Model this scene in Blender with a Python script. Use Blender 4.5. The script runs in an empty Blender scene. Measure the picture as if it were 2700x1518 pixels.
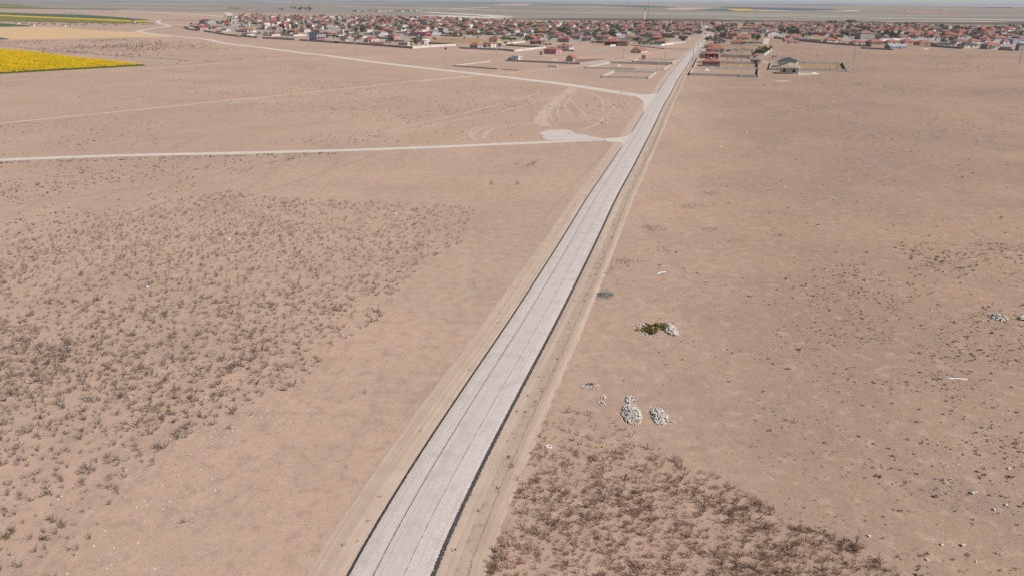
import bpy, math, random
import numpy as np
from mathutils import Matrix, Vector
from mathutils.geometry import tessellate_polygon

random.seed(11)
RNG = np.random.default_rng(11)
SC = bpy.context.scene
COL = SC.collection
R = math.radians

# ------------------------------------------------------------------ camera model
# photo pixels are 2700 x 1518; the ground is the plane z = 0, the drone hovers 45 m above it
FPX, YH, ROLL, CAMH = 2000.0, 3.0, R(.25), 45.0
PITCH = math.atan((759 - YH) / FPX)
FWD = (0, math.cos(PITCH), -math.sin(PITCH))


def G(x, y):
    """photo pixel -> point of the ground plane"""
    u, v = (x - 1350) / FPX, -(y - 759) / FPX
    u, v = u * math.cos(ROLL) - v * math.sin(ROLL), u * math.sin(ROLL) + v * math.cos(ROLL)
    dx, dy, dz = u, math.cos(PITCH) + v * math.sin(PITCH), -math.sin(PITCH) + v * math.cos(PITCH)
    t = CAMH / -min(dz, -1e-4)
    return (dx * t, dy * t)


def PX(X, Y, Z=0.0):
    """world point -> photo pixel"""
    d = Y * FWD[1] + (Z - CAMH) * FWD[2]
    u = X / d
    v = (Y * math.sin(PITCH) + (Z - CAMH) * math.cos(PITCH)) / d
    u, v = u * math.cos(ROLL) + v * math.sin(ROLL), -u * math.sin(ROLL) + v * math.cos(ROLL)
    return (1350 + u * FPX, 759 - v * FPX)


def ppm(X, Y):
    """photo pixels per metre at a ground point"""
    return FPX / (Y * FWD[1] - CAMH * FWD[2])


# ------------------------------------------------------------------ materials
class NT:
    def __init__(self, name):
        self.m = bpy.data.materials.new(name)
        self.m.use_nodes = True
        self.t = self.m.node_tree
        self.t.nodes.clear()
        self.out = self.t.nodes.new('ShaderNodeOutputMaterial')

    def n(self, typ, **kw):
        nd = self.t.nodes.new('ShaderNode' + typ)
        for k, v in kw.items():
            setattr(nd, k, v)
        return nd

    def put(self, sock, v):
        if hasattr(v, 'is_output') or isinstance(v, bpy.types.NodeSocket):
            self.t.links.new(v, sock)
        else:
            if isinstance(v, (tuple, list)) and len(v) == 3 and sock.type == 'RGBA':
                v = (*v, 1)
            sock.default_value = v

    def math(self, op, a, b=0.0, c=0.0, clamp=False):
        nd = self.n('Math', operation=op, use_clamp=clamp)
        self.put(nd.inputs[0], a)
        self.put(nd.inputs[1], b)
        self.put(nd.inputs[2], c)
        return nd.outputs[0]

    def mix(self, f, a, b, blend='MIX'):
        nd = self.n('Mix', data_type='RGBA', blend_type=blend)
        self.put(nd.inputs[0], f)
        self.put(nd.inputs[6], a)
        self.put(nd.inputs[7], b)
        return nd.outputs[2]

    def ss(self, x, lo, hi):
        nd = self.n('MapRange', interpolation_type='SMOOTHSTEP')
        self.put(nd.inputs[0], x)
        self.put(nd.inputs[1], lo)
        self.put(nd.inputs[2], hi)
        return nd.outputs[0]

    def pos(self):
        if not hasattr(self, '_p'):
            self._p = self.n('NewGeometry').outputs['Position']
        return self._p

    def obj(self):
        return self.n('TexCoord').outputs['Object']

    def map(self, vec, scale=(1, 1, 1), rot=0.0, loc=(0, 0, 0)):
        nd = self.n('Mapping')
        self.put(nd.inputs[0], vec)
        nd.inputs[1].default_value = loc
        nd.inputs[2].default_value = (0, 0, rot)
        nd.inputs[3].default_value = scale
        return nd.outputs[0]

    def noise(self, vec, scale, detail=3.0, rough=.55):
        nd = self.n('TexNoise')
        self.put(nd.inputs['Vector'], vec)
        nd.inputs['Scale'].default_value = scale
        nd.inputs['Detail'].default_value = detail
        nd.inputs['Roughness'].default_value = rough
        return nd.outputs[0]

    def vor(self, vec, scale, feature='F1', rnd=1.0, outp='Distance'):
        nd = self.n('TexVoronoi', feature=feature)
        self.put(nd.inputs['Vector'], vec)
        nd.inputs['Scale'].default_value = scale
        nd.inputs['Randomness'].default_value = rnd
        return nd.outputs[outp]

    def attr(self, name):
        return self.n('Attribute', attribute_name=name).outputs['Fac']

    def bump(self, h, strength=.3, dist=.05):
        nd = self.n('Bump')
        nd.inputs['Strength'].default_value = strength
        nd.inputs['Distance'].default_value = dist
        self.put(nd.inputs['Height'], h)
        return nd.outputs[0]

    def done(self, col, rough=.9, normal=None, alpha=None, metal=0.0, spec=.2):
        b = self.n('BsdfPrincipled')
        self.put(b.inputs['Base Color'], col)
        self.put(b.inputs['Roughness'], rough)
        self.put(b.inputs['Metallic'], metal)
        b.inputs['Specular IOR Level'].default_value = spec
        if normal is not None:
            self.put(b.inputs['Normal'], normal)
        if alpha is not None:
            self.put(b.inputs['Alpha'], alpha)
        self.t.links.new(b.outputs[0], self.out.inputs[0])
        return self.m


def plain(name, rgb, rough=.85, var=.25, scale=.8, dirt=0.0, spec=.2):
    """painted or raw surface with uneven tone"""
    t = NT(name)
    p = t.pos()
    f = t.noise(p, scale, 4)
    lo = tuple(c * (1 - var) for c in rgb)
    hi = tuple(min(1, c * (1 + var * .6)) for c in rgb)
    c = t.mix(t.ss(f, .3, .7), lo, hi)
    if dirt:
        c = t.mix(t.math('MULTIPLY', t.ss(t.noise(p, scale * .35, 5), .52, .72), dirt), c, (.23, .18, .14))
    return t.done(c, rough, spec=spec)


M = {}


def mats():
    # --- roofs: rows of tiles as fine bands over uneven tone
    def roof(name, rgb, metal=False):
        t = NT(name)
        o, p = t.obj(), t.pos()
        f = t.noise(p, .45, 4)
        f2 = t.noise(p, .03, 2)
        c = t.mix(t.ss(f, .3, .72), tuple(x * .74 for x in rgb), tuple(min(1, x * 1.18) for x in rgb))
        c = t.mix(t.math('MULTIPLY', t.ss(f2, .42, .66), .45), c, tuple(x * .62 + .06 for x in rgb))
        w = t.n('TexWave', wave_type='BANDS', bands_direction='X')
        t.put(w.inputs[0], o)
        w.inputs[1].default_value = 1.6 if metal else 2.6
        return t.done(c, .5 if metal else .8, t.bump(w.outputs[1], .35, .05))
    M['r'] = roof('red_tiles', (.375, .150, .112))
    M['o'] = roof('orange_tiles', (.42, .145, .085))
    M['b'] = roof('bright_red_sheet', (.46, .05, .05), True)
    M['d'] = roof('slate_tiles', (.075, .085, .098))
    M['p'] = roof('crimson_sheet', (.25, .035, .07), True)
    M['q'] = roof('dull_red_tiles', (.33, .175, .145))
    M['z'] = roof('zinc_sheet', (.36, .41, .43), True)
    M['gr'] = roof('pale_green_sheet', (.40, .49, .44), True)
    M['t'] = roof('tan_roofing', (.43, .34, .24))
    M['bs'] = roof('blue_sheet', (.03, .08, .38), True)
    # --- walls
    for k, rgb, dirt in (('w', (.67, .65, .615), .35), ('g', (.36, .34, .33), .3), ('c', (.66, .57, .43), .25), ('m', (.17, .035, .04), .15),
                         ('k', (.58, .29, .30), .15), ('bl', (.40, .41, .50), .15), ('n', (.25, .16, .12), .3), ('s', (.40, .36, .31), .45),
                         ('y', (.66, .57, .34), .2), ('rd', (.45, .07, .06), .15), ('br', (.30, .20, .17), .35), ('lb', (.30, .52, .60), .1),
                         ('or', (.62, .33, .14), .2)):
        M['w_' + k] = plain('wall_' + k, rgb, .9, .14, .5, dirt)
    t = NT('block_wall')
    p = t.pos()
    br = t.noise(p, 2.2, 3)
    c = t.mix(t.ss(br, .3, .7), (.42, .40, .37), (.54, .515, .48))
    c = t.mix(t.math('MULTIPLY', t.ss(t.noise(p, .5, 4), .5, .7), .5), c, (.27, .21, .17))
    M['block'] = t.done(c, .95, t.bump(t.noise(p, 5, 3), .3, .04))
    M['plasterwall'] = plain('plaster_wall', (.62, .58, .53), .95, .18, .4, .4)
    M['glass'] = plain('dark_glass', (.025, .028, .035), .15, .3, .5, spec=.5)
    M['frame'] = plain('white_frame', (.7, .7, .68), .5, .1)
    M['door'] = plain('door_brown', (.13, .07, .05), .6, .2)
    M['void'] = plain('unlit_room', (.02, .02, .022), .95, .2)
    M['chim'] = plain('chimney_plaster', (.55, .5, .46), .9, .2)
    M['white'] = plain('white_paint', (.74, .74, .73), .5, .1)
    M['black'] = plain('black_metal', (.018, .018, .02), .6, .3)
    M['blue'] = plain('blue_plastic', (.04, .14, .42), .5, .2)
    M['yellowtank'] = plain('yellow_tank', (.62, .36, .02), .5, .2)
    M['redpaint'] = plain('red_paint', (.42, .03, .04), .5, .2)
    M['conc'] = plain('concrete_pole', (.37, .36, .34), .9, .15, .6)
    M['steel'] = plain('grey_steel', (.26, .27, .28), .5, .2)
    M['wood'] = plain('raw_timber', (.34, .24, .15), .9, .3)
    M['tyre'] = plain('tyre', (.02, .02, .02), .9, .2)
    M['dark_car'] = plain('dark_car_paint', (.02, .023, .03), .3, .2, spec=.5)
    M['white_car'] = plain('white_car_paint', (.68, .69, .7), .3, .08, spec=.5)
    M['net'] = plain('green_net', (.03, .30, .10), .8, .3)
    # --- plants
    for k, a, b in (('leafd', (.030, .045, .026), (.075, .095, .052)), ('leafm', (.045, .075, .028), (.10, .14, .05)), ('leafy', (.11, .12, .025), (.20, .20, .05)),
                    ('leafg', (.06, .075, .055), (.12, .135, .10))):
        t = NT(k)
        f = t.noise(t.pos(), .9, 3)
        M[k] = t.done(t.mix(t.ss(f, .32, .68), a, b), .8)
    M['bark'] = plain('bark', (.10, .075, .055), .95, .3, 2)
    for k, a, b in (('thistle', (.15, .115, .095), (.31, .24, .19)), ('rusty', (.14, .088, .068), (.42, .26, .185)), ('tuft', (.13, .105, .085), (.22, .175, .14)),
                    ('greentuft', (.13, .125, .095), (.21, .20, .155)), ('mustard', (.11, .10, .03), (.24, .18, .05))):
        t = NT(k)
        f = t.noise(t.pos(), .6, 3)
        f2 = t.noise(t.pos(), 7, 2)
        M[k] = t.done(t.mix(t.math('ADD', t.math('MULTIPLY', t.ss(f, .3, .7), .6), t.math('MULTIPLY', f2, .4)), a, b), .95)
    # --- stones
    t = NT('pale_stone')
    p = t.pos()
    c = t.mix(t.ss(t.noise(p, 2.0, 4), .3, .7), (.44, .395, .34), (.68, .635, .57))
    M['stone'] = t.done(c, .95, t.bump(t.noise(p, 9, 4), .4, .05))
    M['redbrick'] = plain('broken_brick', (.36, .10, .08), .95, .3, 3)
    M['sand'] = plain('sand', (.52, .43, .35), .98, .15, 1.2)
    M['gravelpale'] = plain('pale_gravel', (.66, .60, .57), .98, .2, 1.5)
    M['ashearth'] = plain('ashy_earth', (.17, .135, .115), .98, .5, 2.5)
    M['plastic'] = plain('white_plastic', (.72, .74, .76), .4, .1)
    M['bluebag'] = plain('bluish_bag', (.45, .54, .62), .5, .2)
    M['yellowbag'] = plain('yellow_bag', (.5, .42, .04), .5, .2)
    # --- ground
    ground_material()
    # --- ribbons and patches laid on the ground: worn edges
    def laid(name, a, b, nscale=.6, edge=.35, fine=6.0, streak=None, cover=1.0, third=None):
        t = NT(name)
        p = t.pos()
        e = t.attr('e')
        n1 = t.noise(p, nscale, 5, .65)
        lo = t.math('SUBTRACT', e, t.math('MULTIPLY', t.math('SUBTRACT', n1, .5), 1.5))
        al = t.math('MULTIPLY', t.ss(lo, .02, edge), cover)
        dn = t.ss(t.noise(p, fine * 1.3, 3, .7), .22, .78)
        al = t.ss(t.math('SUBTRACT', al, dn), -.04, .04)
        f = t.math('ADD', t.math('MULTIPLY', t.noise(p, .35, 4), .5), t.math('MULTIPLY', t.noise(p, fine, 3), .5))
        c = t.mix(t.ss(f, .35, .65), a, b)
        if third:
            c = t.mix(t.ss(t.noise(p, .9, 5, .7), .52, .64), c, third)
        if streak:
            s = t.attr('s')
            cb = t.n('CombineXYZ')
            t.put(cb.inputs[0], t.math('MULTIPLY', s, streak))
            t.put(cb.inputs[1], t.math('MULTIPLY', t.attr('l'), .02))
            c = t.mix(t.math('MULTIPLY', t.ss(t.noise(cb.outputs[0], 1.0, 3), .4, .65), .55), c, tuple(x * .8 for x in a))
        return t.done(c, .97, t.bump(t.noise(p, fine, 4), .25, .05), al)
    M['dirtroad'] = laid('pale_dirt_road', (.60, .505, .43), (.69, .595, .52), .8, .3, 3, streak=2.2)
    M['track'] = laid('thin_track', (.56, .40, .30), (.64, .47, .36), .8, .45, 3)
    M['berm'] = laid('bare_verge', (.49, .36, .275), (.58, .445, .35), .7, .5, 5, streak=2.5)
    M['vergegrit'] = laid('gritty_verge', (.40, .30, .225), (.48, .37, .285), .9, .9, 4, third=(.33, .27, .205))
    M['weedline'] = laid('weedy_line', (.25, .225, .17), (.33, .28, .21), .4, .9, 3)
    M['chalk'] = laid('chalk_patch', (.53, .455, .40), (.61, .535, .48), .11, .35, 1.5, third=(.50, .42, .37))
    M['rut'] = laid('wheel_rut', (.56, .415, .315), (.63, .48, .375), .9, .8, 2, cover=.66)
    M['faintrut'] = laid('faint_rut', (.46, .335, .25), (.53, .39, .30), .9, 1.3, 2, cover=.5)
    M['darkrut'] = laid('dark_rut', (.355, .255, .195), (.42, .30, .225), .12, 1.3, 2, cover=.45)
    M['ash'] = laid('ash_patch', (.24, .20, .175), (.33, .285, .25), .9, .8, 4, cover=.85)
    M['greypatch'] = laid('grey_patch', (.47, .39, .315), (.55, .47, .39), .9, 1.2, 4, cover=.55)
    M['ochre'] = laid('ochre_patch', (.37, .25, .15), (.42, .29, .18), .35, 1.4, 3, cover=.4)
    M['drygrass'] = laid('dry_yard_grass', (.34, .215, .115), (.41, .265, .15), .25, .5, 1.2, third=(.37, .265, .175))
    M['stubble'] = laid('stubble', (.58, .39, .215), (.66, .45, .25), .05, .15, .3)
    M['plough'] = laid('ploughed', (.12, .09, .082), (.165, .125, .115), .03, .3, .05)
    M['greencrop'] = laid('green_crop', (.055, .105, .065), (.085, .14, .085), .03, .12, .12)
    M['olivecrop'] = laid('olive_crop', (.17, .165, .045), (.23, .215, .06), .03, .12, .12)
    M['yellowcrop'] = laid('yellow_crop', (.52, .36, .012), (.62, .43, .02), .05, .25, .15)
    M['tanfield'] = laid('tan_field', (.50, .34, .245), (.57, .40, .29), .01, .15, .03)
    M['redfield'] = laid('reddish_field', (.37, .21, .155), (.42, .25, .185), .008, .4, .03)
    M['tealfield'] = laid('teal_field', (.085, .14, .125), (.12, .17, .15), .01, .15, .03)
    M['bluefield'] = laid('blue_green_field', (.055, .10, .13), (.075, .125, .155), .01, .15, .03)
    M['palestrip'] = laid('pale_strip', (.62, .54, .46), (.70, .62, .54), .01, .5, .05)
    M['villageground'] = laid('village_ground', (.35, .285, .23), (.43, .35, .28), .035, .3, .5, third=(.31, .26, .215))
    M['redsoil'] = laid('red_soil', (.27, .135, .10), (.33, .18, .135), .2, .4, 1)
    # --- tarred road
    t = NT('chip_seal_road')
    p = t.pos()
    s = t.attr('s')
    fine = t.noise(p, 14, 2, .6)
    mid = t.noise(p, .5, 4)
    side = t.ss(t.math('ABSOLUTE', t.math('ADD', s, .1)), 1.0, 1.5)
    base = t.mix(side, (.665, .58, .52), (.71, .63, .58))
    c = t.mix(t.ss(fine, .34, .68), (.47, .40, .365), base)
    c = t.mix(t.ss(fine, .56, .74), c, (.66, .595, .56))
    c = t.mix(t.math('MULTIPLY', t.ss(mid, .45, .7), .5), c, (.45, .375, .335))
    cb = t.n('CombineXYZ')
    t.put(cb.inputs[0], t.math('MULTIPLY', s, 3.0))
    t.put(cb.inputs[1], t.math('MULTIPLY', t.attr('l'), .015))
    c = t.mix(t.math('MULTIPLY', t.ss(t.noise(cb.outputs[0], 1.0, 3), .48, .7), .42), c, (.40, .34, .31))
    st_ = t.ss(t.noise(t.map(p, (1, .25, 1), R(-13.5)), .16, 5, .65), .54, .70)
    c = t.mix(t.math('MULTIPLY', st_, .4), c, (.51, .415, .35))
    M['road'] = t.done(c, .9, t.bump(fine, .3, .02))
    t = NT('bitumen_edge')
    p = t.pos()
    e = t.attr('e')
    n1 = t.noise(p, 5.0, 5, .8)
    al = t.ss(t.math('SUBTRACT', e, t.math('MULTIPLY', t.math('SUBTRACT', n1, .36), 2.6)), .16, .24)
    c = t.mix(t.ss(t.noise(p, 9, 3), .45, .7), (.045, .04, .038), (.17, .145, .13))
    M['bitumen'] = t.done(c, .85, None, al)
    t = NT('tar_seam')
    p = t.pos()
    al = t.ss(t.math('SUBTRACT', t.attr('e'), t.math('MULTIPLY', t.noise(p, 2.1, 5, .75), 1.1)), .10, .18)
    M['seam'] = t.done((.17, .152, .146), .9, None, al)
    # --- crop of sunflowers
    t = NT('sunflower_leaves')
    M['sunleaf'] = t.done(t.mix(t.noise(t.pos(), .8, 3), (.03, .05, .02), (.10, .13, .04)), .8)
    t = NT('sunflower_heads')
    M['sunhead'] = t.done(t.mix(t.ss(t.noise(t.pos(), .09, 4), .35, .65), (.40, .26, .003), (.52, .335, .006)), 1.0, spec=0)


def ground_material():
    t = NT('dry_steppe_soil')
    p = t.pos()
    sep = t.n('SeparateXYZ')
    t.put(sep.inputs[0], p)
    X, Y = sep.outputs[0], sep.outputs[1]
    big = t.noise(p, .011, 4)
    mid = t.noise(p, .075, 5, .6)
    sml = t.noise(p, .55, 4, .6)
    fin = t.noise(p, 3.2, 4, .65)
    vfin = t.noise(p, 11, 3, .6)
    # smoother, sandier soil left of the road; stony brown sward on the other side
    off = t.math('SUBTRACT', t.math('MULTIPLY', X, .972), t.math('MULTIPLY', Y, .236))
    off = t.math('ADD', off, t.math('MULTIPLY', t.math('SUBTRACT', mid, .5), 34))
    right = t.ss(off, -20, 26)
    c = t.mix(t.ss(big, .36, .66), (.472, .326, .242), (.405, .287, .220))
    cr = t.mix(t.ss(big, .34, .66), (.385, .254, .178), (.308, .208, .152))
    c = t.mix(right, c, cr)
    # ochre and grey-mauve mottling
    moch = t.ss(t.noise(t.map(p, (1, 1, 1), 0, (40, 9, 0)), .028, 5, .6), .50, .68)
    c = t.mix(t.math('MULTIPLY', moch, t.math('ADD', .45, t.math('MULTIPLY', right, .22))), c, (.385, .275, .180))
    mmau = t.ss(t.noise(t.map(p, (1, 1, 1), 0, (-31, 77, 0)), .042, 5, .62), .50, .66)
    c = t.mix(t.math('MULTIPLY', mmau, t.math('ADD', .24, t.math('MULTIPLY', right, .42))), c, (.275, .198, .158))
    # bare sandy tracks drawn out along the plough direction
    drawn = t.noise(t.map(p, (.9, .05, 1), R(38)), .22, 4, .6)
    c = t.mix(t.math('MULTIPLY', t.ss(drawn, .54, .70), .18), c, (.50, .35, .258))
    drawn2 = t.noise(t.map(p, (.55, .03, 1), R(-13.5)), .5, 4, .65)
    c = t.mix(t.math('MULTIPLY', t.ss(drawn2, .53, .66), .38), c, (.335, .240, .185))
    # small tone breaks and grit
    c = t.mix(t.math('MULTIPLY', t.ss(sml, .52, .64), .42), c, (.28, .205, .16))
    c = t.mix(t.math('MULTIPLY', t.ss(sml, .46, .34), .42), c, (.53, .385, .295))
    c = t.mix(t.math('MULTIPLY', t.ss(fin, .54, .66), t.math('ADD', .42, t.math('MULTIPLY', right, .34))), c, (.215, .165, .135))
    c = t.mix(t.math('MULTIPLY', t.ss(vfin, .55, .66), .60), c, (.60, .47, .38))
    c = t.mix(t.math('MULTIPLY', t.ss(vfin, .46, .36), .60), c, (.22, .16, .13))
    gr2 = t.noise(t.map(p, (1, .45, 1), R(-14)), 1.6, 4, .7)
    c = t.mix(t.math('MULTIPLY', t.ss(gr2, .54, .64), t.math('ADD', .26, t.math('MULTIPLY', right, .25))), c, (.255, .19, .155))
    # withered cushions, a speckle of dark dots where the sward survives
    sp = t.vor(p, 1.15)
    dens = t.ss(t.noise(p, .045, 4, .65), .42, .62)
    dot = t.math('MULTIPLY', t.ss(sp, .30, .16), t.math('MULTIPLY', dens, t.math('ADD', .10, t.math('MULTIPLY', right, .60))))
    c = t.mix(dot, c, (.165, .128, .108))
    c = t.mix(1.0, c, (1.10, 1.085, 1.07), 'MULTIPLY')
    # far plain: long strips of pasture, fallow and plough
    yy = t.math('ADD', Y, t.math('MULTIPLY', X, .75))
    wob = t.math('MULTIPLY', t.math('SUBTRACT', t.noise(p, .0016, 3), .5), 600)
    farf = t.ss(t.math('ADD', yy, wob), 1900, 2500)
    st = t.n('TexVoronoi', feature='F1', distance='CHEBYCHEV')
    t.put(st.inputs['Vector'], t.map(p, (.0007, .0016, 1), R(9)))
    st.inputs['Scale'].default_value = 1.0
    stc = t.n('SeparateColor')
    t.put(stc.inputs[0], st.outputs['Color'])
    rmp = t.n('ValToRGB')
    rmp.color_ramp.interpolation = 'CONSTANT'
    el = rmp.color_ramp.elements
    el[0].color = (.27, .225, .175, 1)
    el[1].position, el[1].color = .22, (.33, .245, .19, 1)
    for ps, cc in ((.40, (.235, .22, .165, 1)), (.58, (.40, .29, .21, 1)), (.70, (.27, .24, .185, 1)), (.82, (.13, .15, .12, 1)), (.90, (.32, .25, .2, 1))):
        e = el.new(ps)
        e.color = cc
    t.put(rmp.inputs[0], stc.outputs[0])
    pasture = t.mix(t.ss(t.noise(t.map(p, (.25, 1.6, 1), R(9)), .0019, 6, .68), .40, .60), (.235, .225, .172), (.325, .27, .212))
    fields = t.mix(t.ss(yy, 3600, 5200), pasture, rmp.outputs[0])
    streak = t.ss(t.noise(t.map(p, (.10, 1.0, 1), R(8)), .0042, 5, .7), .55, .63)
    fields = t.mix(t.math('MULTIPLY', streak, .55), fields, (.46, .40, .33))
    streakd = t.ss(t.noise(t.map(p, (.12, 1.0, 1), R(10), (500, 90, 0)), .0038, 5, .7), .56, .64)
    fields = t.mix(t.math('MULTIPLY', streakd, .5), fields, (.155, .13, .115))
    c = t.mix(farf, c, fields)
    h = t.math('ADD', t.math('MULTIPLY', sml, .5), t.math('ADD', t.math('MULTIPLY', fin, .35), t.math('MULTIPLY', vfin, .15)))
    M['ground'] = t.done(c, .98, t.bump(h, .55, .16), spec=.1)


# ------------------------------------------------------------------ mesh helpers
class MB:
    def __init__(self):
        self.v, self.f, self.mi = [], [], []

    def add(self, vs, fs, mi=0):
        o = len(self.v)
        self.v += [tuple(p) for p in vs]
        self.f += [tuple(i + o for i in f) for f in fs]
        self.mi += [mi] * len(fs)
        return self

    def box(self, x0, x1, y0, y1, z0, z1, mi=0):
        return self.add([(x0, y0, z0), (x1, y0, z0), (x1, y1, z0), (x0, y1, z0), (x0, y0, z1), (x1, y0, z1), (x1, y1, z1), (x0, y1, z1)],
                        [(0, 3, 2, 1), (4, 5, 6, 7), (0, 1, 5, 4), (1, 2, 6, 5), (2, 3, 7, 6), (3, 0, 4, 7)], mi)

    def hip(self, w, d, z, h, ov=.5, th=.16, mi=0):
        """hipped roof with a fascia"""
        a, b = w / 2 + ov, d / 2 + ov
        r = max(a - b, 0)
        s = max(b - a, 0)
        base = [(-a, -b), (a, -b), (a, b), (-a, b)]
        vs = [(x, y, z) for x, y in base] + [(x, y, z + th) for x, y in base] + [(-r, -s, z + th + h), (r, s, z + th + h)]
        fs = [(3, 2, 1, 0), (0, 1, 5, 4), (1, 2, 6, 5), (2, 3, 7, 6), (3, 0, 4, 7)]
        if w >= d:
            fs += [(4, 5, 9, 8), (5, 6, 9), (6, 7, 8, 9), (7, 4, 8)]
        else:
            fs += [(4, 5, 8), (5, 6, 9, 8), (6, 7, 9), (7, 4, 8, 9)]
        return self.add(vs, fs, mi)

    def gable(self, w, d, z, h, ov=.4, th=.16, mi=0):
        """two slopes, ridge along x"""
        a, b = w / 2 + ov, d / 2 + ov
        dz = h * ov / (d / 2)
        vs = []
        for x in (-a, a):
            vs += [(x, -b, z - dz), (x, 0, z + h), (x, b, z - dz), (x, b, z - dz + th), (x, 0, z + h + th), (x, -b, z - dz + th)]
        fs = [(0, 1, 4, 5), (1, 2, 3, 4), (6, 11, 10, 7), (7, 10, 9, 8), (0, 6, 7, 1), (1, 7, 8, 2), (5, 4, 10, 11), (4, 3, 9, 10), (0, 5, 11, 6), (2, 8, 9, 3)]
        return self.add(vs, fs, mi)

    def tube(self, pts, rad, n=6, mi=0):
        o = len(self.v)
        P = [Vector(p) for p in pts]
        rs = rad if isinstance(rad, (list, tuple)) else [rad] * len(P)
        for i, p in enumerate(P):
            d = (P[min(i + 1, len(P) - 1)] - P[max(i - 1, 0)]).normalized()
            a = d.orthogonal().normalized()
            if abs(d.z) > .9:
                a = Vector((1, 0, 0))
            b = d.cross(a).normalized()
            for k in range(n):
                t = 2 * math.pi * k / n
                self.v.append(tuple(p + (a * math.cos(t) + b * math.sin(t)) * rs[i]))
        for i in range(len(P) - 1):
            for k in range(n):
                self.f.append((o + i * n + k, o + i * n + (k + 1) % n, o + (i + 1) * n + (k + 1) % n, o + (i + 1) * n + k))
                self.mi.append(mi)
        self.f.append(tuple(o + k for k in reversed(range(n))))
        self.f.append(tuple(o + (len(P) - 1) * n + k for k in range(n)))
        self.mi += [mi, mi]
        return self

    def mesh(self, name, mat):
        me = bpy.data.meshes.new(name)
        me.from_pydata(self.v, [], self.f)
        for m in (mat if isinstance(mat, list) else [mat]):
            me.materials.append(m)
        if any(self.mi):
            me.polygons.foreach_set('material_index', self.mi)
        return me

    def build(self, name, mat, parent=None, loc=None, rz=0.0):
        return link(name, self.mesh(name, mat), parent, loc, rz)


def link(name, me, parent=None, loc=None, rz=0.0):
    o = bpy.data.objects.new(name, me)
    COL.objects.link(o)
    if parent:
        o.parent = parent
    if loc is not None:
        o.location = loc
    o.rotation_euler = (0, 0, rz)
    return o


def mesh_np(name, V, Fc, mats_, mi=None, attrs=None):
    V = np.asarray(V, np.float32)
    Fc = np.asarray(Fc, np.int32)
    k = Fc.shape[1]
    me = bpy.data.meshes.new(name)
    me.vertices.add(len(V))
    me.vertices.foreach_set('co', V.ravel())
    me.loops.add(Fc.size)
    me.loops.foreach_set('vertex_index', Fc.ravel())
    me.polygons.add(len(Fc))
    me.polygons.foreach_set('loop_start', np.arange(0, Fc.size, k, dtype=np.int32))
    me.polygons.foreach_set('loop_total', np.full(len(Fc), k, np.int32))
    for m in mats_:
        me.materials.append(m)
    if mi is not None:
        me.polygons.foreach_set('material_index', np.asarray(mi, np.int32))
    for an, av in (attrs or {}).items():
        a = me.attributes.new(an, 'FLOAT', 'POINT')
        a.data.foreach_set('value', np.asarray(av, np.float32))
    me.update(calc_edges=True)
    return me


def tag(o, label=None, cat=None, group=None, kind=None):
    for k, v in (('label', label), ('category', cat), ('group', group), ('kind', kind)):
        if v:
            o[k] = v
    return o


def empty(name, loc, rz=0.0):
    o = bpy.data.objects.new(name, None)
    COL.objects.link(o)
    o.location = loc
    o.rotation_euler = (0, 0, rz)
    o.empty_display_size = .5
    return o


def copy_tree(o, parent=None):
    c = o.copy()
    COL.objects.link(c)
    c.parent = parent
    for ch in o.children:
        copy_tree(ch, c)
    return c


def spline(pts, step):
    """Catmull-Rom through 2-D points, resampled"""
    P = np.array(pts, float)
    if len(P) == 2:
        n = max(2, int(np.linalg.norm(P[1] - P[0]) / step) + 1)
        return np.linspace(P[0], P[1], n)
    Q = np.vstack([2 * P[0] - P[1], P, 2 * P[-1] - P[-2]])
    out = []
    for i in range(1, len(Q) - 2):
        n = max(2, int(np.linalg.norm(Q[i + 1] - Q[i]) / step))
        for k in range(n):
            t = k / n
            a, b, c, d = Q[i - 1:i + 3]
            out.append(.5 * ((2 * b) + (c - a) * t + (2 * a - 5 * b + 4 * c - d) * t * t + (3 * b - 3 * c + d - a) * t ** 3))
    out.append(P[-1])
    return np.array(out)


def normals2(C):
    d = np.gradient(C, axis=0)
    d /= np.linalg.norm(d, axis=1)[:, None] + 1e-9
    return np.stack([d[:, 1], -d[:, 0]], 1)           # to the right of travel


def strip(name, C, offs, zs, mat, es=None, kind='structure', clip=None):
    """sheet following the centre line C; offs are metres to the right, es the edge weights"""
    Nn = normals2(C)
    m, k = len(C), len(offs)
    L = np.concatenate([[0], np.cumsum(np.linalg.norm(np.diff(C, axis=0), axis=1))])
    V = np.zeros((m, k, 3))
    for j, o in enumerate(offs):
        oo = np.asarray(o, float) * np.ones(m)
        V[:, j, :2] = C + Nn * oo[:, None]
        V[:, j, 2] = zs[j]
    idx = np.arange(m * k).reshape(m, k)
    Fc = np.stack([idx[:-1, :-1], idx[:-1, 1:], idx[1:, 1:], idx[1:, :-1]], -1).reshape(-1, 4)
    es = es if es is not None else [1] * k
    A = {'e': np.tile(np.array(es, float), m), 'l': np.repeat(L, k),
         's': np.stack([np.asarray(o, float) * np.ones(m) for o in offs], 1).ravel()}
    return tag(link(name, mesh_np(name, V.reshape(-1, 3), Fc, [mat], attrs=A)), kind=kind)


def ribbon(name, pxs, width, mat, z, step=4.0, world=False):
    C = spline(pts_world(pxs) if not world else pxs, step)
    h = width / 2
    return strip(name, C, [-h, -h * .6, 0, h * .6, h], [z] * 5, mat, [0, .8, 1, .8, 0])


def pts_world(pxs):
    return [G(x, y) for x, y in pxs]


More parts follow.
